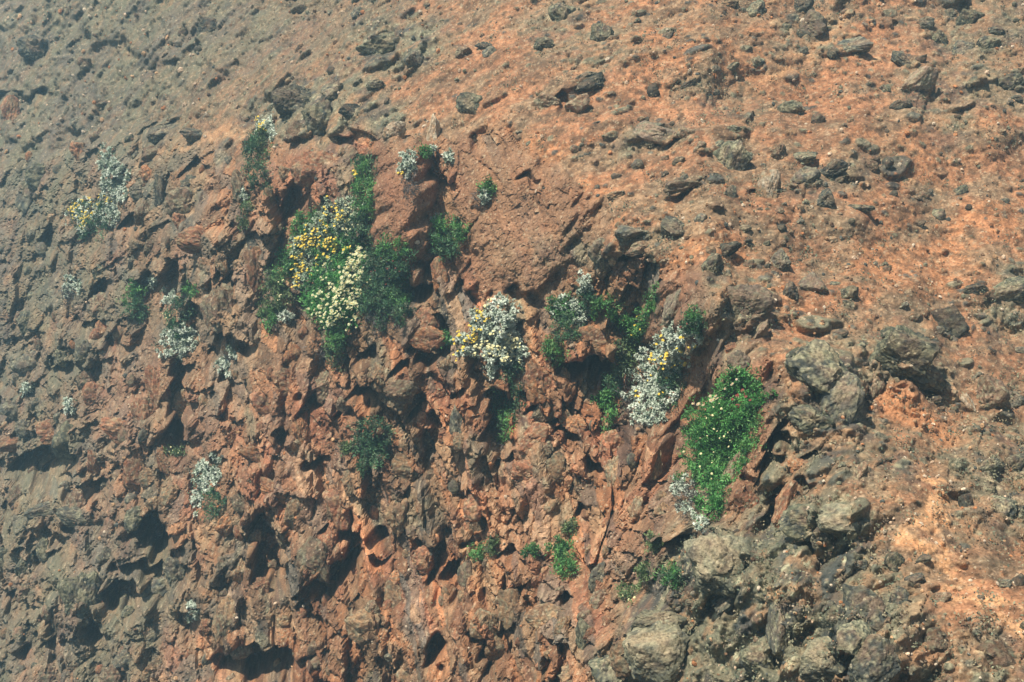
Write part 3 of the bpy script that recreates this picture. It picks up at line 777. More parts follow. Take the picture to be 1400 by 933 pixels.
plant('silver_shrub', 'shrub', 'silver and green shrub hanging above a long dark shadow on the left cliff', [((238, 470, 22, 22, 0), 'silver', 1.1), ((252, 462, 16, 20, 0), 'silver', .8), ((244, 432, 17, 26, 5), 'deep', .8), ((232, 408, 10, 14, 20), 'silver', .6), ((262, 398, 10, 10, 0), 'green', .5)], [((226, 432, 4, 12, 0), 'paleyellow', 8, .016, 2)], group=SILV)
plant('silver_shrub', 'shrub', 'narrow silver plant slanting along a ledge right of the shrub with the long shadow', [((318, 482, 8, 9, 30), 'silver', .8), ((305, 500, 10, 14, 30), 'silver', .6)], group=SILV)
plant('silver_shrub', 'shrub', 'small oval silver plant alone on the red rock at the lower left', [((95, 557, 8, 12, 5), 'silver', 1)], group=SILV)
plant('silver_shrub', 'shrub', 'faint tiny silver tuft nearest the left edge', [((37, 531, 7, 6, 20), 'silver', .8)], group=SILV)
plant('silver_shrub', 'shrub', 'tall pale silver shrub on the lower left cliff over a dark pocket', [((284, 648, 18, 24, -10), 'silver', 1.1), ((272, 676, 11, 22, -10), 'silver', .8), ((290, 690, 14, 20, 0), 'deep', .6)], group=SILV)
plant('silver_shrub', 'shrub', 'smallest silver tuft at the bottom left above the dark cave', [((263, 836, 8, 14, 0), 'silver', .8)], group=SILV)
plant('silver_shrub', 'shrub', 'tiny round silver tuft right of the small dark green bush', [((209, 387, 7, 7, 0), 'silver', .9)], group=SILV)
plant('silver_shrub', 'shrub', 'silver shrub on a dry grey tangle at the top of the smooth red column', [((557, 224, 12, 18, 0), 'silver', 1.1), ((562, 256, 12, 20, 0), 'twig', 1.0)], [((549, 237, 5, 4, 0), 'yellow', 7, .016, 3)], group=SILV)
plant('silver_shrub', 'shrub', 'tiny silver plant right of the silver shrub over a dry tangle', [((614, 216, 6, 9, 0), 'silver', 1)], group=SILV)
plant('leafy_tuft', 'plant', 'tiny green and silver tuft at the foot of a tall pale narrow rock', [((588, 204, 7, 6, 0), 'silver', .8), ((580, 208, 7, 5, 0), 'green', .7)], group=GRN)
plant('leafy_tuft', 'plant', 'small bright green tuft over a silver tuft on the brown panel', [((667, 256, 8, 7, 0), 'green', .9), ((664, 268, 7, 9, 0), 'silver', .8), ((655, 272, 8, 12, 0), 'twig', .6)], group=GRN)
plant('silver_shrub', 'shrub', 'large silver shrub with yellow flowers on its left side, centre of the cliff', [((680, 440, 32, 32, 0), 'silver', 1.1), ((655, 470, 32, 22, 5), 'silver', 1.0), ((694, 478, 26, 26, 0), 'silver', 1.0), ((674, 506, 8, 12, 0), 'silver', .8), ((704, 505, 15, 12, 0), 'deep', .6)],
      [((642, 450, 16, 42, -25), 'yellow', 46, .017, 3), ((682, 478, 40, 24, 0), 'paleyellow', 42, .017, 3), ((668, 412, 30, 6, 0), 'paleyellow', 14, .016, 3)], 10, group=SILV)
plant('hanging_plant', 'plant', 'dark hanging plant in the shadow under the large central silver shrub', [((692, 545, 20, 32, 0), 'deep', .7), ((690, 580, 13, 24, 0), 'green', .7), ((680, 600, 12, 24, 0), 'twig', .6)], group=GRN)
plant('silver_shrub', 'shrub', 'small silver plant above the green and silver bush right of centre', [((799, 388, 11, 14, 0), 'silver', 1.1)], group=SILV)
plant('leafy_bush', 'bush', 'green bush mixed with silver leaves left of the orange overhanging block', [((770, 425, 20, 18, 0), 'green', .9), ((775, 418, 22, 16, 10), 'silver', .7), ((792, 432, 16, 14, 0), 'silver', .6), ((776, 452, 20, 20, 0), 'deep', .9), ((760, 478, 15, 22, 10), 'green', .8)], group=GRN)
plant('trailing_plant', 'plant', 'loose green plant trailing over the top of the orange overhanging block', [((828, 418, 24, 16, -20), 'green', .5), ((848, 436, 18, 14, -30), 'green', .5), ((805, 410, 12, 10, 0), 'deep', .6)], group=GRN)
plant('grassy_strip', 'plant', 'narrow green strip of plants climbing a crack left of the smooth leaning slab', [((888, 415, 8, 26, -25), 'green', .8), ((872, 446, 14, 26, -25), 'green', .7), ((858, 482, 16, 30, -18), 'olive', .9), ((852, 506, 14, 18, 0), 'olive', .8)], [((865, 445, 14, 20, 0), 'yellow', 5, .014, 1)], group=GRN)
plant('leafy_bush', 'bush', 'green bush at the foot of the crack beside the second large silver shrub', [((834, 560, 13, 28, -5), 'green', .8), ((838, 525, 12, 12, 0), 'deep', .6), ((824, 545, 6, 12, 0), 'bright', .4)], group=GRN)
plant('silver_shrub', 'shrub', 'large silver shrub sprinkled with yellow, slanting down right of centre', [((925, 470, 34, 24, 15), 'silver', 1), ((900, 505, 34, 28, 20), 'silver', 1), ((888, 550, 34, 28, 15), 'silver', 1), ((920, 525, 24, 34, 0), 'deep', .5), ((860, 535, 16, 20, 0), 'twig', .5)],
      [((915, 478, 34, 26, 0), 'yellow', 20, .017, 3), ((895, 520, 30, 44, 0), 'yellow', 12, .016, 2), ((925, 512, 18, 34, 0), 'red', 9, .013, 1)], 10, group=SILV)
plant('leafy_bush', 'bush', 'dark green bush at the upper right corner of the slanting silver shrub', [((947, 440, 18, 22, 0), 'deep', 1), ((950, 432, 14, 14, 0), 'green', .7)], [((935, 445, 8, 6, 0), 'red', 7, .014, 1)], group=GRN)
plant('leafy_bush', 'bush', 'big bright green bush with cream flowers on its upper left edge', [((1012, 540, 32, 36, -10), 'bright', 1.2), ((985, 580, 44, 40, 10), 'bright', 1.2), ((975, 630, 36, 42, 10), 'bright', 1.2), ((972, 680, 22, 34, 0), 'bright', 1.0), ((1005, 600, 30, 50, -20), 'green', .9), ((955, 600, 20, 40, 0), 'green', .6)],
      [((966, 548, 22, 7, 15), 'cream', 16, .018, 1), ((1000, 522, 14, 5, 45), 'cream', 5, .016, 1), ((1010, 545, 16, 12, 0), 'red', 16, .017, 2), ((980, 600, 40, 70, 0), 'paleyellow', 30, .011, 1)], 12, group=GRN)
plant('silver_shrub', 'shrub', 'sparse twiggy silver plant under the lower left of the big bright green bush', [((938, 680, 16, 30, 0), 'silver', .45), ((940, 688, 16, 32, 0), 'twig', .9), ((925, 665, 8, 10, 0), 'silver', .7), ((958, 716, 10, 10, 0), 'silver', .6)], group=SILV)
plant('leafy_bush', 'bush', 'tall narrow dark green bush at the top of the central flower patch', [((500, 232, 14, 24, 5), 'deep', 1), ((496, 268, 17, 40, -2), 'green', .9), ((490, 315, 16, 30, 0), 'deep', .8)], [((484, 240, 4, 6, 0), 'yellow', 3, .02, 3)], group=GRN)
plant('flowering_shrub', 'shrub', 'silver shrub full of yellow flowers in the central patch', [((455, 312, 34, 34, 20), 'sage', .75), ((432, 348, 34, 36, 15), 'sage', .75), ((452, 340, 36, 46, 10), 'green', .6), ((424, 382, 22, 20, 0), 'sage', .6), ((474, 290, 22, 22, 0), 'sage', .5)],
      [((448, 310, 30, 34, 20), 'yellow', 42, .019, 3), ((410, 352, 12, 40, -10), 'yellow', 46, .020, 3), ((432, 350, 30, 36, 0), 'yellow', 26, .018, 3), ((478, 300, 20, 24, 0), 'white', 16, .020, 1)], 10, group=SILV)
plant('leafy_bush', 'bush', 'plain green bush along the left edge of the central flower patch', [((414, 312, 14, 26, -25), 'green', .9), ((393, 360, 18, 36, -25), 'green', .9), ((378, 400, 20, 32, -10), 'olive', .9), ((366, 432, 10, 18, 0), 'green', .7)], [((385, 400, 14, 20, 0), 'paleyellow', 14, .013, 1)], group=GRN)
plant('daisy_bush', 'bush', 'green bush covered with white daisies in the central patch', [((478, 380, 34, 32, 30), 'bright', .9), ((455, 415, 36, 32, 20), 'bright', 1.1), ((440, 400, 26, 26, 0), 'bright', .8), ((490, 345, 20, 26, 20), 'bright', .9), ((465, 440, 26, 16, 0), 'bright', .7)],
      [((482, 368, 13, 42, -28), 'white', 50, .025, 1), ((446, 420, 26, 24, 0), 'white', 26, .024, 1), ((466, 396, 42, 50, -20), 'white', 42, .021, 1), ((486, 400, 7, 26, -20), 'white', 24, .025, 1), ((470, 440, 30, 16, 0), 'white', 8, .019, 1)], 10, group=GRN)
plant('leafy_bush', 'bush', 'big dark green bush tinged red at the right of the central daisies', [((528, 370, 32, 34, 0), 'deep', 1.1), ((532, 410, 30, 34, 0), 'deep', 1.1), ((512, 400, 26, 44, 0), 'deep', 1.0), ((546, 400, 16, 40, 0), 'green', .7), ((535, 340, 22, 18, 0), 'green', .8), ((522, 438, 24, 22, 0), 'twig', .7)],
      [((525, 375, 24, 24, 0), 'red', 26, .012, 1)], 10, group=GRN)
plant('hanging_plant', 'plant', 'green tail hanging from the bottom of the daisy covered bush', [((458, 478, 14, 26, 0), 'olive', .9), ((462, 462, 14, 14, 0), 'green', .8), ((436, 482, 14, 16, 0), 'twig', .5)], group=GRN)
plant('silver_shrub', 'shrub', 'small grey silver tuft at the lower left of the central flower patch', [((392, 434, 10, 9, 0), 'silver', .8)], group=SILV)
plant('leafy_bush', 'bush', 'dark green bush on the red rock right of the smooth red column', [((613, 315, 24, 22, 0), 'green', 1), ((610, 335, 20, 20, 0), 'deep', 1), ((596, 298, 7, 6, 0), 'silver', .5)], group=GRN)
plant('leafy_bush', 'bush', 'round dark green bush alone in the lower middle cliff', [((507, 600, 25, 26, 0), 'deep', 1.2), ((508, 622, 20, 20, 0), 'deep', 1.1), ((475, 616, 8, 8, 0), 'olive', .4)], [((510, 590, 14, 10, 0), 'red', 6, .012, 1)], group=GRN)
plant('leafy_bush', 'bush', 'narrow green bush in the lower right part of the cliff', [((770, 752, 17, 20, 0), 'green', 1), ((772, 780, 13, 18, 0), 'green', 1), ((778, 720, 8, 8, 0), 'olive', .5)], group=GRN)
plant('leafy_bush', 'bush', 'small dark green bush at the misty left between two silver tufts', [((182, 405, 10, 16, 0), 'green', .9), ((185, 425, 10, 14, 0), 'deep', .9)], group=GRN)
plant('leafy_bush', 'bush', 'low green bush left of the big cream crusted outcrop', [((912, 786, 17, 15, 0), 'green', .8), ((922, 790, 14, 8, 0), 'deep', .6)], group=GRN)
plant('leafy_tuft', 'plant', 'upright dull green tuft just left of the low bush by the cream outcrop', [((882, 778, 7, 13, 0), 'olive', .7)], group=GRN)
plant('leafy_tuft', 'plant', 'sparse yellowish green tuft with small yellow flowers low on the cliff', [((860, 815, 12, 14, 0), 'olive', .5)], [((862, 812, 10, 12, 0), 'paleyellow', 6, .012, 1)], group=GRN)
plant('leafy_tuft', 'plant', 'tiny green tuft in a crack right of the hollow block', [((606, 462, 9, 11, 0), 'green', .6)], group=GRN)
plant('leafy_tuft', 'plant', 'tiny low green tuft under a ledge in the bottom middle of the cliff', [((652, 754, 13, 7, 10), 'green', .5), ((672, 745, 8, 7, 0), 'olive', .5)], group=GRN)
plant('leafy_tuft', 'plant', 'tiny green tuft left of the narrow green bush', [((726, 752, 7, 6, 0), 'green', .7)], group=GRN)
plant('leafy_tuft', 'plant', 'short green tuft in the crack under the bright green bush', [((892, 742, 7, 11, 0), 'olive', .7)], group=GRN)
plant('leafy_tuft', 'plant', 'pale yellow green tuft on the red rock above the tall pale silver shrub', [((238, 618, 14, 9, 0), 'olive', .5)], [((240, 616, 12, 8, 0), 'paleyellow', 10, .013, 1)], group=GRN)

# ------------------------------------------------------------------ boulders and outcrops one can point at (spot in the photograph, size seen, tilt, kind, label)
BOULDERS = [
    (1097, 12, 28, 26, 10, 'dark', 'dark rough rock touching the top edge of the slope'),
    (1106, 38, 44, 34, 40, 'slab', 'flat grey brown slab leaning just below the dark rock at the top edge'),
    (1168, 66, 44, 26, 12, 'grey', 'long grey block with a flat shaded underside high on the slope'),
    (1138, 72, 15, 19, 20, 'dark', 'small dark rock left of the long grey block'),
    (1097, 46, 22, 12, -10, 'dark', 'thin dark rock poking out under the flat slab'),
    (1262, 32, 27, 20, 15, 'grey', 'oval grey rock near the top, left of the blue green rock'),
    (1325, 29, 34, 28, 0, 'lichen', 'rounded blue green rock with lichen near the top right'),
    (1301, 19, 17, 17, 0, 'grey', 'small grey rock above and left of the blue green rock'),
    (1316, 67, 30, 22, 35, 'grey', 'tilted grey rock with dark lower side under the blue green rock'),
    (1283, 54, 26, 24, -20, 'lichen', 'teal tinted lichen rock wedged left of the tilted grey rock'),
    (1364, 42, 26, 11, 0, 'dark', 'narrow dark rock lying flat near the right top corner'),
    (1350, 60, 34, 26, 15, 'lichen', 'pale green lichen rock below the narrow dark one'),
    (1232, 84, 30, 22, -25, 'dark', 'jagged dark rock at the upper end of the brown slab'),
    (1228, 145, 36, 20, 20, 'dark', 'jagged dark rock at the lower end of the brown slab'),
    (1252, 115, 60, 34, 48, 'slab', 'large smooth brown slab between two jagged dark rocks'),
    (1380, 112, 40, 24, 15, 'lichen', 'greenish boulder with black underside by the right edge'),
    (1390, 136, 26, 12, 0, 'dark', 'dark slab right under the greenish boulder at the right edge'),
    (1083, 150, 34, 30, -20, 'lichen', 'grey lichen boulder with a black right side on open soil'),
    (1120, 164, 20, 18, 0, 'brown', 'small round brown rock right of the black sided lichen boulder'),
    (1064, 212, 22, 36, -30, 'brown', 'upright brown rock right behind the big lichen boulder'),
    (1100, 216, 36, 18, 15, 'lichen', 'low pale green rock half sunk in the soil'),
    (1137, 234, 40, 26, 20, 'dark', 'knobbly dark grey rock in the row below the sunken pale green rock'),
    (1157, 227, 18, 12, 10, 'grey', 'small grey knob at the right end of the knobbly dark rock'),
    (1100, 245, 40, 26, 40, 'grey', 'slanting grey rock left of the knobbly dark rock'),
    (1192, 229, 24, 16, 10, 'brown', 'low brown grey rock left of a dark upright stone'),
    (1213, 226, 14, 20, -10, 'dark', 'dark upright stone at the end of a low brown rock'),
    (1130, 276, 34, 34, 10, 'dark', 'very dark blocky rock standing alone on the orange soil'),
    (1176, 285, 36, 13, 8, 'lichen', 'flat greenish rock right of the very dark blocky rock'),
    (1285, 295, 20, 16, 0, 'lichen', 'small speckled lichen rock alone on the open right slope'),
    (1053, 262, 36, 52, -10, 'pale', 'pale grey wedge shaped rock standing on the slope edge'),
    (997, 222, 50, 78, -12, 'lichen', 'tall rounded boulder with green lichen and black lower half'),
    (998, 264, 20, 18, 15, 'grey', 'small pyramid shaped grey rock at the foot of the tall lichen boulder'),
    (934, 257, 54, 24, 20, 'slab', 'pale flat slab with a black gap underneath, left of the tall lichen boulder'),
    (895, 182, 62, 28, -4, 'slab', 'long low brown outcrop with a jagged black notch at its right end'),
    (937, 183, 28, 16, -10, 'brown', 'small brown rock touching the right end of the long low outcrop'),
    (892, 124, 17, 20, 10, 'dark', 'small dark stone alone in the middle of the upper slope'),
    (803, 117, 46, 22, 22, 'dark', 'dark tilted slab casting a black shadow left of the lone small stone'),
    (803, 104, 34, 10, 25, 'grey', 'thin grey slab lying along the top of the dark tilted slab'),
    (790, 147, 36, 24, 30, 'brown', 'brown rock below the dark tilted slab'),
    (752, 140, 40, 24, -10, 'brown', 'crumbly brown rock at the left of the black gap'),
    (921, 318, 46, 40, 0, 'grey', 'rounded dark grey boulder in a group above the green strip'),
    (862, 320, 44, 26, 15, 'grey', 'grey brown rock left of the rounded dark grey boulder'),
    (876, 340, 40, 22, 15, 'brown', 'low brown rock between the black gap and the dark grey boulder'),
    (818, 348, 26, 38, 10, 'grey', 'upright grey rock at the left end of the rock group'),
    (960, 299, 18, 16, -20, 'grey', 'small grey stone at the upper right of the dark grey boulder'),
    (991, 344, 44, 20, 30, 'dark', 'dark slanting rock on the crest above the smooth outcrops'),
    (975, 366, 26, 34, -35, 'lichen', 'pale lichen crusted rock leaning under the dark slanting rock'),
    (1022, 331, 16, 10, 0, 'dark', 'tiny dark stone right of the dark slanting rock'),
    (1068, 312, 14, 12, 0, 'dark', 'tiny black stone below the pale wedge shaped rock'),
    (1066, 362, 30, 36, 30, 'grey', 'rough grey rock in the orange gully'),
    (1084, 402, 24, 34, 15, 'dark', 'dark pointed rock at the left of the striped wedge rock'),
    (1112, 394, 44, 36, -15, 'slab', 'wedge of grey brown striped rock with a dark crack'),
    (1160, 404, 34, 30, 10, 'lichen', 'lichen grey rock right of the striped wedge'),
    (1294, 443, 58, 60, -8, 'dark', 'round black sided boulder with lichen top, largest round one on the right'),
    (1238, 486, 74, 72, -20, 'lichen', 'large greenish outcrop left of the round black sided boulder'),
    (1268, 512, 56, 38, -30, 'grey', 'lower brown end of the large greenish outcrop'),
    (1293, 536, 34, 34, 0, 'tan', 'angular tan rock below the greenish outcrop'),
    (1323, 552, 14, 28, 30, 'pale', 'pale pinkish chip of rock left of the smooth brown boulder'),
    (1352, 543, 46, 52, 10, 'brown', 'smooth dark brown rounded boulder near the right edge'),
    (1382, 545, 30, 26, 10, 'grey', 'knobbly grey rock right of the smooth brown boulder'),
    (1376, 404, 70, 34, 32, 'lichen', 'long grey green lichen outcrop at the right edge'),
    (1334, 398, 30, 18, 15, 'dark', 'low dark rock above the round black sided boulder'),
    (1340, 432, 16, 14, 0, 'grey', 'small grey stone right of the round black sided boulder'),
    (1012, 420, 76, 64, -15, 'slab', 'domed brown outcrop with a green tinted face on the slope edge'),
    (1038, 455, 20, 44, -25, 'slab', 'upright rounded slab right below the domed outcrop'),
    (1122, 512, 92, 76, -20, 'lichen', 'large lichen covered outcrop left of the brown pillar rock'),
    (1150, 545, 54, 66, -20, 'grey', 'dark grey lower right part of the lichen outcrop beside the pillar'),
    (1108, 575, 56, 40, 15, 'lichen', 'lumpy greenish rock at the foot of the lichen outcrop'),
    (1193, 528, 27, 48, 0, 'brown', 'smooth brown pillar shaped rock standing upright'),
    (1092, 488, 28, 38, -30, 'lichen', 'green crusted rock above left of the large lichen outcrop'),
    (1177, 648, 16, 30, -40, 'brown', 'slim brown stone leaning on the pale scree'),
    (1096, 714, 60, 46, -15, 'lichen', 'blue grey lichen rock, left of two knobbly ones'),
    (1148, 714, 66, 44, -10, 'crust', 'knobbly lichen rock with pale crusts and dark pits'),
    (1120, 735, 30, 28, 0, 'grey', 'grey rock tucked under the two knobbly lichen rocks'),
    (985, 778, 112, 96, 18, 'crust', 'big rounded outcrop with a cream coloured crust on top'),
    (1000, 815, 54, 26, 35, 'dark', 'dark overhanging lip under the big cream crusted outcrop'),
    (900, 850, 70, 44, 5, 'crust', 'lichen boulder with a dark lip in the lower middle'),
    (892, 898, 100, 76, 20, 'crust', 'broad grey green boulder at the bottom edge, beside the black pocket'),
    (832, 915, 50, 56, -25, 'lichen', 'leaning grey green rock at the bottom edge of the cliff'),
    (1068, 862, 36, 66, 5, 'grey', 'upright grey rock with a blue grey face in the lichen field'),
    (1035, 900, 44, 40, 10, 'lichen', 'yellowish lichen rock left of the upright grey rock'),
    (1185, 842, 66, 84, -20, 'dark', 'dark pointed boulder rising over the lower right lichen field'),
    (1168, 872, 50, 46, 30, 'lichen', 'pale streaked lichen block left of the dark pointed boulder'),
    (1200, 905, 76, 70, 0, 'dark', 'massive dark block at the bottom edge with a shadowed cleft'),
    (1125, 902, 80, 60, 15, 'crust', 'rough lichen block at the bottom edge left of the shadowed cleft'),
    (1140, 846, 34, 30, 20, 'lichen', 'small knobbly lichen rock above the rough lichen block'),
    (1287, 817, 25, 19, 10, 'brown', 'small brown boulder with a crisp dark shaded side on bare earth'),
    (1174, 773, 24, 18, 15, 'dark', 'small dark rock above the dark pointed boulder'),
    (1222, 772, 30, 28, 30, 'lichen', 'bluish green rock in the low earth hump'),
    (1262, 765, 20, 13, 0, 'grey', 'little grey stone on top of the low earth hump'),
    (1255, 793, 36, 24, 25, 'dark', 'dark lichen rock in the middle of the low earth hump'),
    (1228, 820, 30, 26, 20, 'dark', 'black speckled rock at the foot of the low earth hump'),
    (1323, 688, 22, 24, -10, 'dark', 'dark upright rock right of the orange soil streak'),
    (1366, 694, 46, 44, 0, 'lichen', 'mottled green lichen boulder near the right edge'),
    (1352, 636, 28, 20, 20, 'lichen', 'low greenish rock left of a bigger greenish rock by the edge'),
    (1386, 636, 36, 24, 15, 'lichen', 'greenish rock cut by the right edge above the mottled boulder'),
    (1392, 796, 22, 22, 0, 'dark', 'dark rock cut by the right edge beside the pale trail'),
    (1372, 800, 24, 14, 0, 'grey', 'flat grey stone left of the dark rock at the edge'),
    (1360, 895, 62, 60, 0, 'brown', 'wide rounded brown boulder with lichen in the bottom right corner'),
    (1275, 880, 44, 34, 10, 'brown', 'half buried brown hump left of the wide rounded brown boulder'),
    (523, 64, 64, 34, 10, 'lichen', 'grey green rocky mound high on the misty slope'),
    (568, 85, 26, 28, 15, 'grey', 'grey rock right of the high grey green mound'),
    (635, 72, 24, 20, 0, 'brown', 'brown rock with dark base on the upper middle slope'),
    (662, 64, 24, 12, 0, 'dark', 'small dark flat rock right of the brown rock'),
    (513, 117, 28, 16, 0, 'lichen', 'small round green grey rock on the orange patch'),
    (641, 146, 34, 34, 0, 'lichen', 'squarish dark green rock with a pale top, centre of the upper slope'),
    (594, 182, 20, 48, -5, 'pale', 'tall narrow pale crusted rock above the tiny silver plant'),
    (440, 168, 50, 54, -5, 'lichen', 'pale rimmed rounded rock with a black shadow at its lower right'),
    (397, 141, 70, 46, 15, 'grey', 'rough grey rock mass left of the pale rimmed rock'),
    (459, 124, 34, 26, 35, 'grey', 'slanting grey rock above the pale rimmed rock'),
    (478, 152, 38, 20, -15, 'dark', 'dark jagged rock right of the pale rimmed rock'),
    (402, 183, 30, 30, 0, 'brown', 'dark brown lump under the rough grey rock mass'),
    (537, 180, 34, 32, 10, 'pale', 'pale yellowish knob crowning the smooth red column'),
    (268, 186, 38, 22, -5, 'dark', 'dark double topped rock at the left brow'),
    (225, 182, 44, 34, 20, 'grey', 'broad dull rock left of the dark double topped rock'),
    (205, 215, 34, 26, 10, 'brown', 'brown rock above the silver plants on the misty left'),
    (222, 265, 22, 48, 0, 'dark', 'dark upright oval rock right of the yellow flowering plant on the left'),
    (44, 262, 50, 50, 10, 'grey', 'dull bluish grey mound at the misty left edge'),
    (50, 70, 48, 36, -20, 'dark', 'dark misty boulder in the top left corner area'),
    (286, 38, 32, 26, 0, 'dark', 'dark rock standing out in the mist at the upper left'),
    (412, 14, 26, 12, 10, 'grey', 'faint grey rock in the mist at the top edge'),
    (770, 22, 34, 34, 10, 'lichen', 'grey green crusted rock at the top, left of a similar lower one'),
    (742, 62, 26, 20, 0, 'lichen', 'yellow green crusted rock with dark base near the top middle'),
    (822, 50, 32, 32, 5, 'lichen', 'squarish lichen grey rock right of the yellow green one'),
    (912, 50, 20, 9, 30, 'dark', 'thin dark sliver of rock on the upper slope'),
    (1000, 92, 22, 10, 30, 'lichen', 'thin greenish stone aligned with the slope above the long brown outcrop'),
    (1034, 16, 28, 24, 30, 'lichen', 'dull green rock at the top edge left of the dark rough rock'),
    (1208, 122, 16, 20, 30, 'lichen', 'small green rock left of the large smooth brown slab'),
    (1035, 84, 26, 16, 20, 'lichen', 'faint green grey stone at mid height of the upper slope'),
]
for (bx, by, bw, bh, ro, kind, lab) in BOULDERS:
    boulder(bx, by, bw * 1.15, bh * 1.18, ro, kind, lab, out=.27 if max(bw, bh) < 60 else .33, thick=1.0 if max(bw, bh) < 60 else .68, dust=.28, facet=15, rough_=.62, group='rocks lying on the red slope' if max(bw, bh) < 30 else 'boulders and outcrops of the slope')

# ------------------------------------------------------------------ blocks of the broken face: pieces of the cliff
BLOCKS = [
    (431, 770, 54, 74, 5, 'brown'), (463, 690, 46, 74, 5, 'red'), (312, 712, 26, 62, -28, 'orange'), (812, 470, 72, 52, 12, 'orange'), (578, 440, 50, 50, 0, 'red'),
    (600, 380, 26, 60, 5, 'orange'), (585, 465, 56, 40, -10, 'orange'), (430, 235, 66, 60, -5, 'red'), (165, 588, 60, 40, -20, 'red'), (195, 570, 40, 60, 10, 'red'),
    (350, 370, 44, 66, 10, 'red'), (302, 420, 60, 74, -10, 'brown'), (215, 530, 34, 70, 5, 'red'), (628, 580, 28, 66, -5, 'grey'), (548, 540, 50, 44, 10, 'brown'),
    (520, 520, 40, 56, 0, 'tan'), (475, 420, 0, 0, 0, 'tan'), (700, 460, 0, 0, 0, 'tan'), (735, 520, 50, 70, 10, 'orange'), (730, 600, 54, 44, 15, 'red'), (720, 650, 60, 44, -5, 'red'),
    (790, 580, 50, 30, 5, 'orange'), (1020, 690, 50, 70, -30, 'red'), (1075, 690, 34, 70, -35, 'red'), (1000, 650, 26, 70, -30, 'brown'), (1090, 640, 40, 30, -20, 'orange'),
    (190, 640, 44, 70, 5, 'red'), (225, 630, 30, 60, 0, 'orange'), (60, 700, 60, 40, 20, 'grey'), (105, 710, 60, 34, -8, 'grey'), (220, 800, 60, 40, 30, 'grey'), (205, 870, 40, 22, 35, 'grey'),
    (105, 820, 70, 90, -5, 'lichen'), (175, 900, 50, 30, 45, 'grey'), (650, 725, 40, 40, 0, 'tan'), (545, 700, 40, 70, 0, 'tan'), (560, 640, 50, 50, 0, 'tan'), (640, 790, 30, 50, 0, 'brown'),
    (660, 850, 50, 50, -20, 'tan'), (500, 860, 60, 60, 0, 'tan'), (545, 820, 40, 60, 0, 'tan'), (745, 850, 60, 50, 20, 'tan'), (760, 640, 44, 44, 0, 'tan'), (700, 830, 40, 60, 5, 'tan'),
    (840, 650, 30, 60, -10, 'tan'), (870, 700, 26, 44, -10, 'tan'), (905, 700, 36, 30, 0, 'tan'), (820, 790, 30, 50, -30, 'grey'), (800, 870, 34, 60, -10, 'lichen'), (895, 640, 22, 50, -10, 'tan'),
    (310, 850, 40, 70, 5, 'tan'), (330, 880, 36, 50, 0, 'brown'), (360, 540, 40, 60, 5, 'red'), (390, 520, 40, 50, 10, 'red'), (410, 590, 30, 44, 5, 'orange'), (350, 620, 60, 34, -20, 'orange'),
    (370, 670, 60, 26, -25, 'orange'), (330, 690, 40, 30, -20, 'brown'), (20, 610, 50, 30, 5, 'red'), (130, 540, 40, 40, 10, 'red'), (20, 560, 50, 40, 0, 'grey'), (40, 500, 50, 40, 0, 'grey'),
    (270, 330, 60, 40, -10, 'red'), (250, 280, 50, 50, 10, 'brown'), (330, 260, 30, 60, 0, 'brown'), (70, 590, 40, 40, 0, 'red'), (130, 630, 34, 44, 10, 'red'), (15, 160, 34, 60, -10, 'red'),
    (925, 420, 50, 76, -25, 'slab'), (1010, 500, 40, 44, -30, 'slab'), (950, 470, 30, 50, -25, 'tan'),
]
for k, (bx, by, bw, bh, ro, kind) in enumerate(BLOCKS):
    if bw: boulder(bx, by, bw, bh, ro, kind, None, parent=CLIFF, name='rock', out=.16, thick=.55, dust=.15, facet=9, rough_=.9)
n_b = 0; taken = []
WT = ['tan', 'red', 'orange', 'brown', 'grey', 'tan', 'red', 'brown']
g = np.random.default_rng(5)
while n_b < 215:
    bx = g.uniform(-10, 1120); by = g.uniform(180, 930)
    sz = 13 + 34 * g.random() ** 2.2
    if on_slope(bx, by) or field(smooth_w, bx, by) > .4: continue
    if any((bx - q[0]) ** 2 + (by - q[1]) ** 2 < (.48 * (sz + q[2])) ** 2 for q in taken): continue
    if any((bx - q[0]) ** 2 / (q[2] + sz * .5) ** 2 + (by - q[1]) ** 2 / (q[3] + sz * .5) ** 2 < 1 for q in PLANTED): continue
    taken.append((bx, by, sz)); n_b += 1
    kind = WT[int(g.integers(8))]
    if field(grey_w, bx, by) > .4 and g.random() < .75: kind = ['grey', 'brown', 'lichen'][int(g.integers(3))]
    boulder(bx, by, sz * g.uniform(.75, 1.0), sz * g.uniform(1.0, 1.5), g.uniform(-45, 25), kind, None, parent=CLIFF, name='rock', out=g.uniform(.10, .26), thick=.8, dust=.1, facet=8, seed=int(g.integers(4)), shared=True)

# ------------------------------------------------------------------ stones lying on the slope: 290 largest as pieces, the rest as gravel
g = np.random.default_rng(9)
n_s = 0
while n_s < 220:
    bx = g.uniform(-5, 1405); by = g.uniform(-5, 938)
    if not on_slope(bx, by): continue
    if bx < 700 and g.random() < .45: continue
    if fbm(np.array([[bx / 130, by / 70, 3.3]]), 1.0, 3, 78)[0] < .02 and g.random() < .93: continue
    sz = 7 + 13 * g.random() ** 2.5
    kind = ['dark', 'grey', 'lichen', 'brown', 'grey', 'tan'][int(g.integers(6))]
    boulder(bx, by, sz * g.uniform(1, 1.6), sz * g.uniform(.7, 1.05), g.uniform(-10, 45), kind, None, parent=HILL, name='stone', out=g.uniform(.10, .27), thick=.9, dust=.3, facet=8, seed=int(g.integers(5)), shared=True)
    n_s += 1

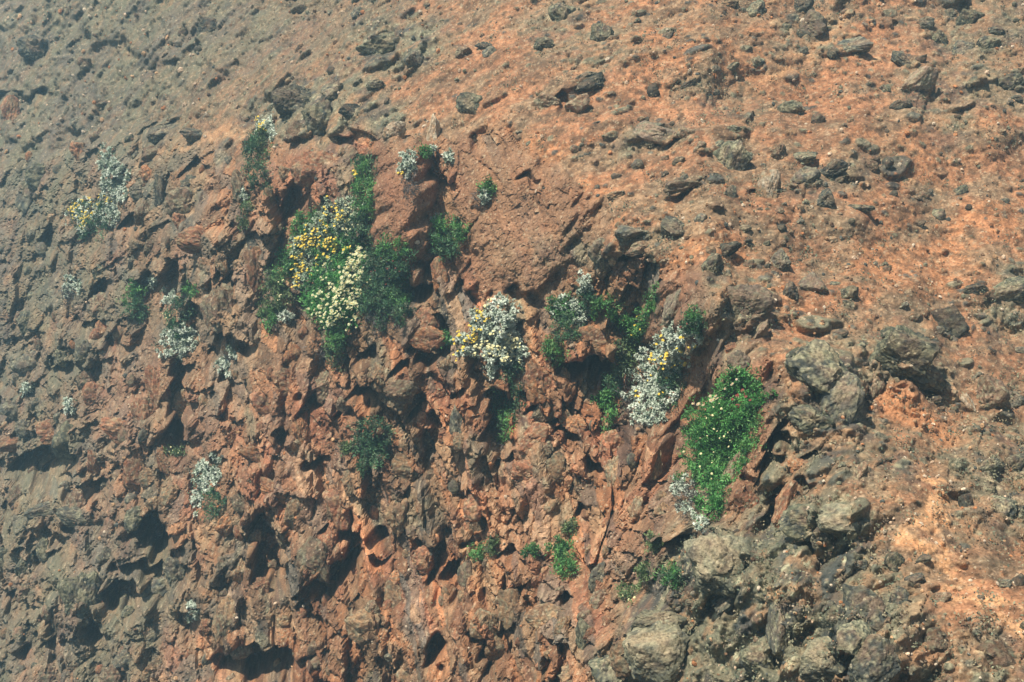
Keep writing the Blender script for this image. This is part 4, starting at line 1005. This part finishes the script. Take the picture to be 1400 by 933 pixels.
n = 4500
bx = g.uniform(-20, 1420, n * 3); by = g.uniform(-20, 950, n * 3)
sl_ = field(s_in, bx, by) > 0; keepm = (sl_ & (g.random(n * 3) < .8)) | (g.random(n * 3) < .10)
keepm &= (fbm(np.stack([bx / 110, by / 60, bx * 0 + 9], 1), 1.0, 3, 79) > -.05) | (g.random(len(bx)) < .3); trd = 1 - sstep(6, 40, seg_dist(bx, by, trail)); keepm |= (trd > .3) 
bx = bx[keepm][:n]; by = by[keepm][:n]; n = len(bx)
dd = depth_at(bx, by); pos = rays(bx, by) * dd[:, None]
sz = (1.0 + 3.4 * g.random(n) ** 3.5) * dd / FPX
pal = np.stack([TAN * 1.25, C(.5, .36, .24), EARTH, BASALT * 1.5, LICHEN, RUST, C(.52, .42, .30), EARTH * .7])
pk = g.integers(0, 8, n); tr2 = 1 - sstep(6, 40, seg_dist(bx, by, trail)); pk = np.where((tr2 > .3) & (g.random(n) < .7), g.choice([0, 1, 6], n), pk)
colr = pal[pk] * g.uniform(.8, 1.2, (n, 1))
vv, ff, cv = [], [], []
joined(vv, ff, cv, ICO[1][0], ICO[1][1], pos, rnd_frames(n, sz, g, (.5, 1.2)), colr)
put('gravel', make_mesh('gravel', np.concatenate(vv), np.concatenate(ff), np.concatenate(cv)), M_GROUND, kind='stuff')

# low dry cushions of lichen and dead grass over the slope
n = 1500
bx = g.uniform(-20, 1420, n * 6); by = g.uniform(-20, 950, n * 6)
cn = fbm(np.stack([bx / 90, by / 60, bx * 0], 1), 1.0, 3, 77)
keepm = (field(s_in, bx, by) > 0) & (g.random(n * 6) < .12 + .9 * (cn > .08) + .5 * field(lichen_w, bx, by)) 
keepm |= g.random(n * 6) < .02
bx = bx[keepm][:n]; by = by[keepm][:n]; n = len(bx)
dd = depth_at(bx, by, True); ctr = rays(bx, by) * dd[:, None]
m = 26
pos = np.repeat(ctr, m, 0) + g.normal(size=(n * m, 3)) * np.repeat(.022 + .03 * g.random(n), m)[:, None]
leaf = np.array([[0, 0, 0], [.5, .28, .1], [1, 0, .0], [.5, -.28, .1]]); lf = np.array([[0, 1, 2, 3]])
base = np.stack([C(.20, .195, .12), C(.27, .23, .14), C(.12, .14, .09), C(.16, .12, .08)])[g.integers(0, 4, n)]
vv, ff, cv = [], [], []
joined(vv, ff, cv, leaf, lf, pos, rnd_frames(n * m, np.full(n * m, .030) * g.uniform(.6, 1.4, n * m), g), np.repeat(base, m, 0) * g.uniform(.6, 1.4, (n * m, 1)))
put('ground_cover', make_mesh('ground_cover', np.concatenate(vv), np.concatenate(ff), np.concatenate(cv)), M_TWIG, kind='stuff')


# ------------------------------------------------------------------ haze: one closed box of thin mist round everything
hm = bpy.data.materials.new('mist'); hm.use_nodes = True
t = hm.node_tree; t.nodes.clear()
om = t.nodes.new('ShaderNodeOutputMaterial'); pv = t.nodes.new('ShaderNodeVolumePrincipled')
pv.inputs['Color'].default_value = (.46, .80, 1.0, 1)
pv.inputs['Density'].default_value = .0051
pv.inputs['Anisotropy'].default_value = .3
t.links.new(pv.outputs[0], om.inputs['Volume'])
lo = Pf.min(0) - 1.5; hi = Pf.max(0) + 1.5
lo[1] = min(lo[1], -3); hi[2] = max(hi[2], 2)
hv = np.array([[x, y, z] for x in (lo[0], hi[0]) for y in (lo[1], hi[1]) for z in (lo[2], hi[2])])
hf = np.array([[0, 1, 3, 2], [4, 6, 7, 5], [0, 4, 5, 1], [2, 3, 7, 6], [0, 2, 6, 4], [1, 5, 7, 3]])
put('haze', make_mesh('haze', hv, hf), hm, kind='stuff')
print('bounds', lo, hi)
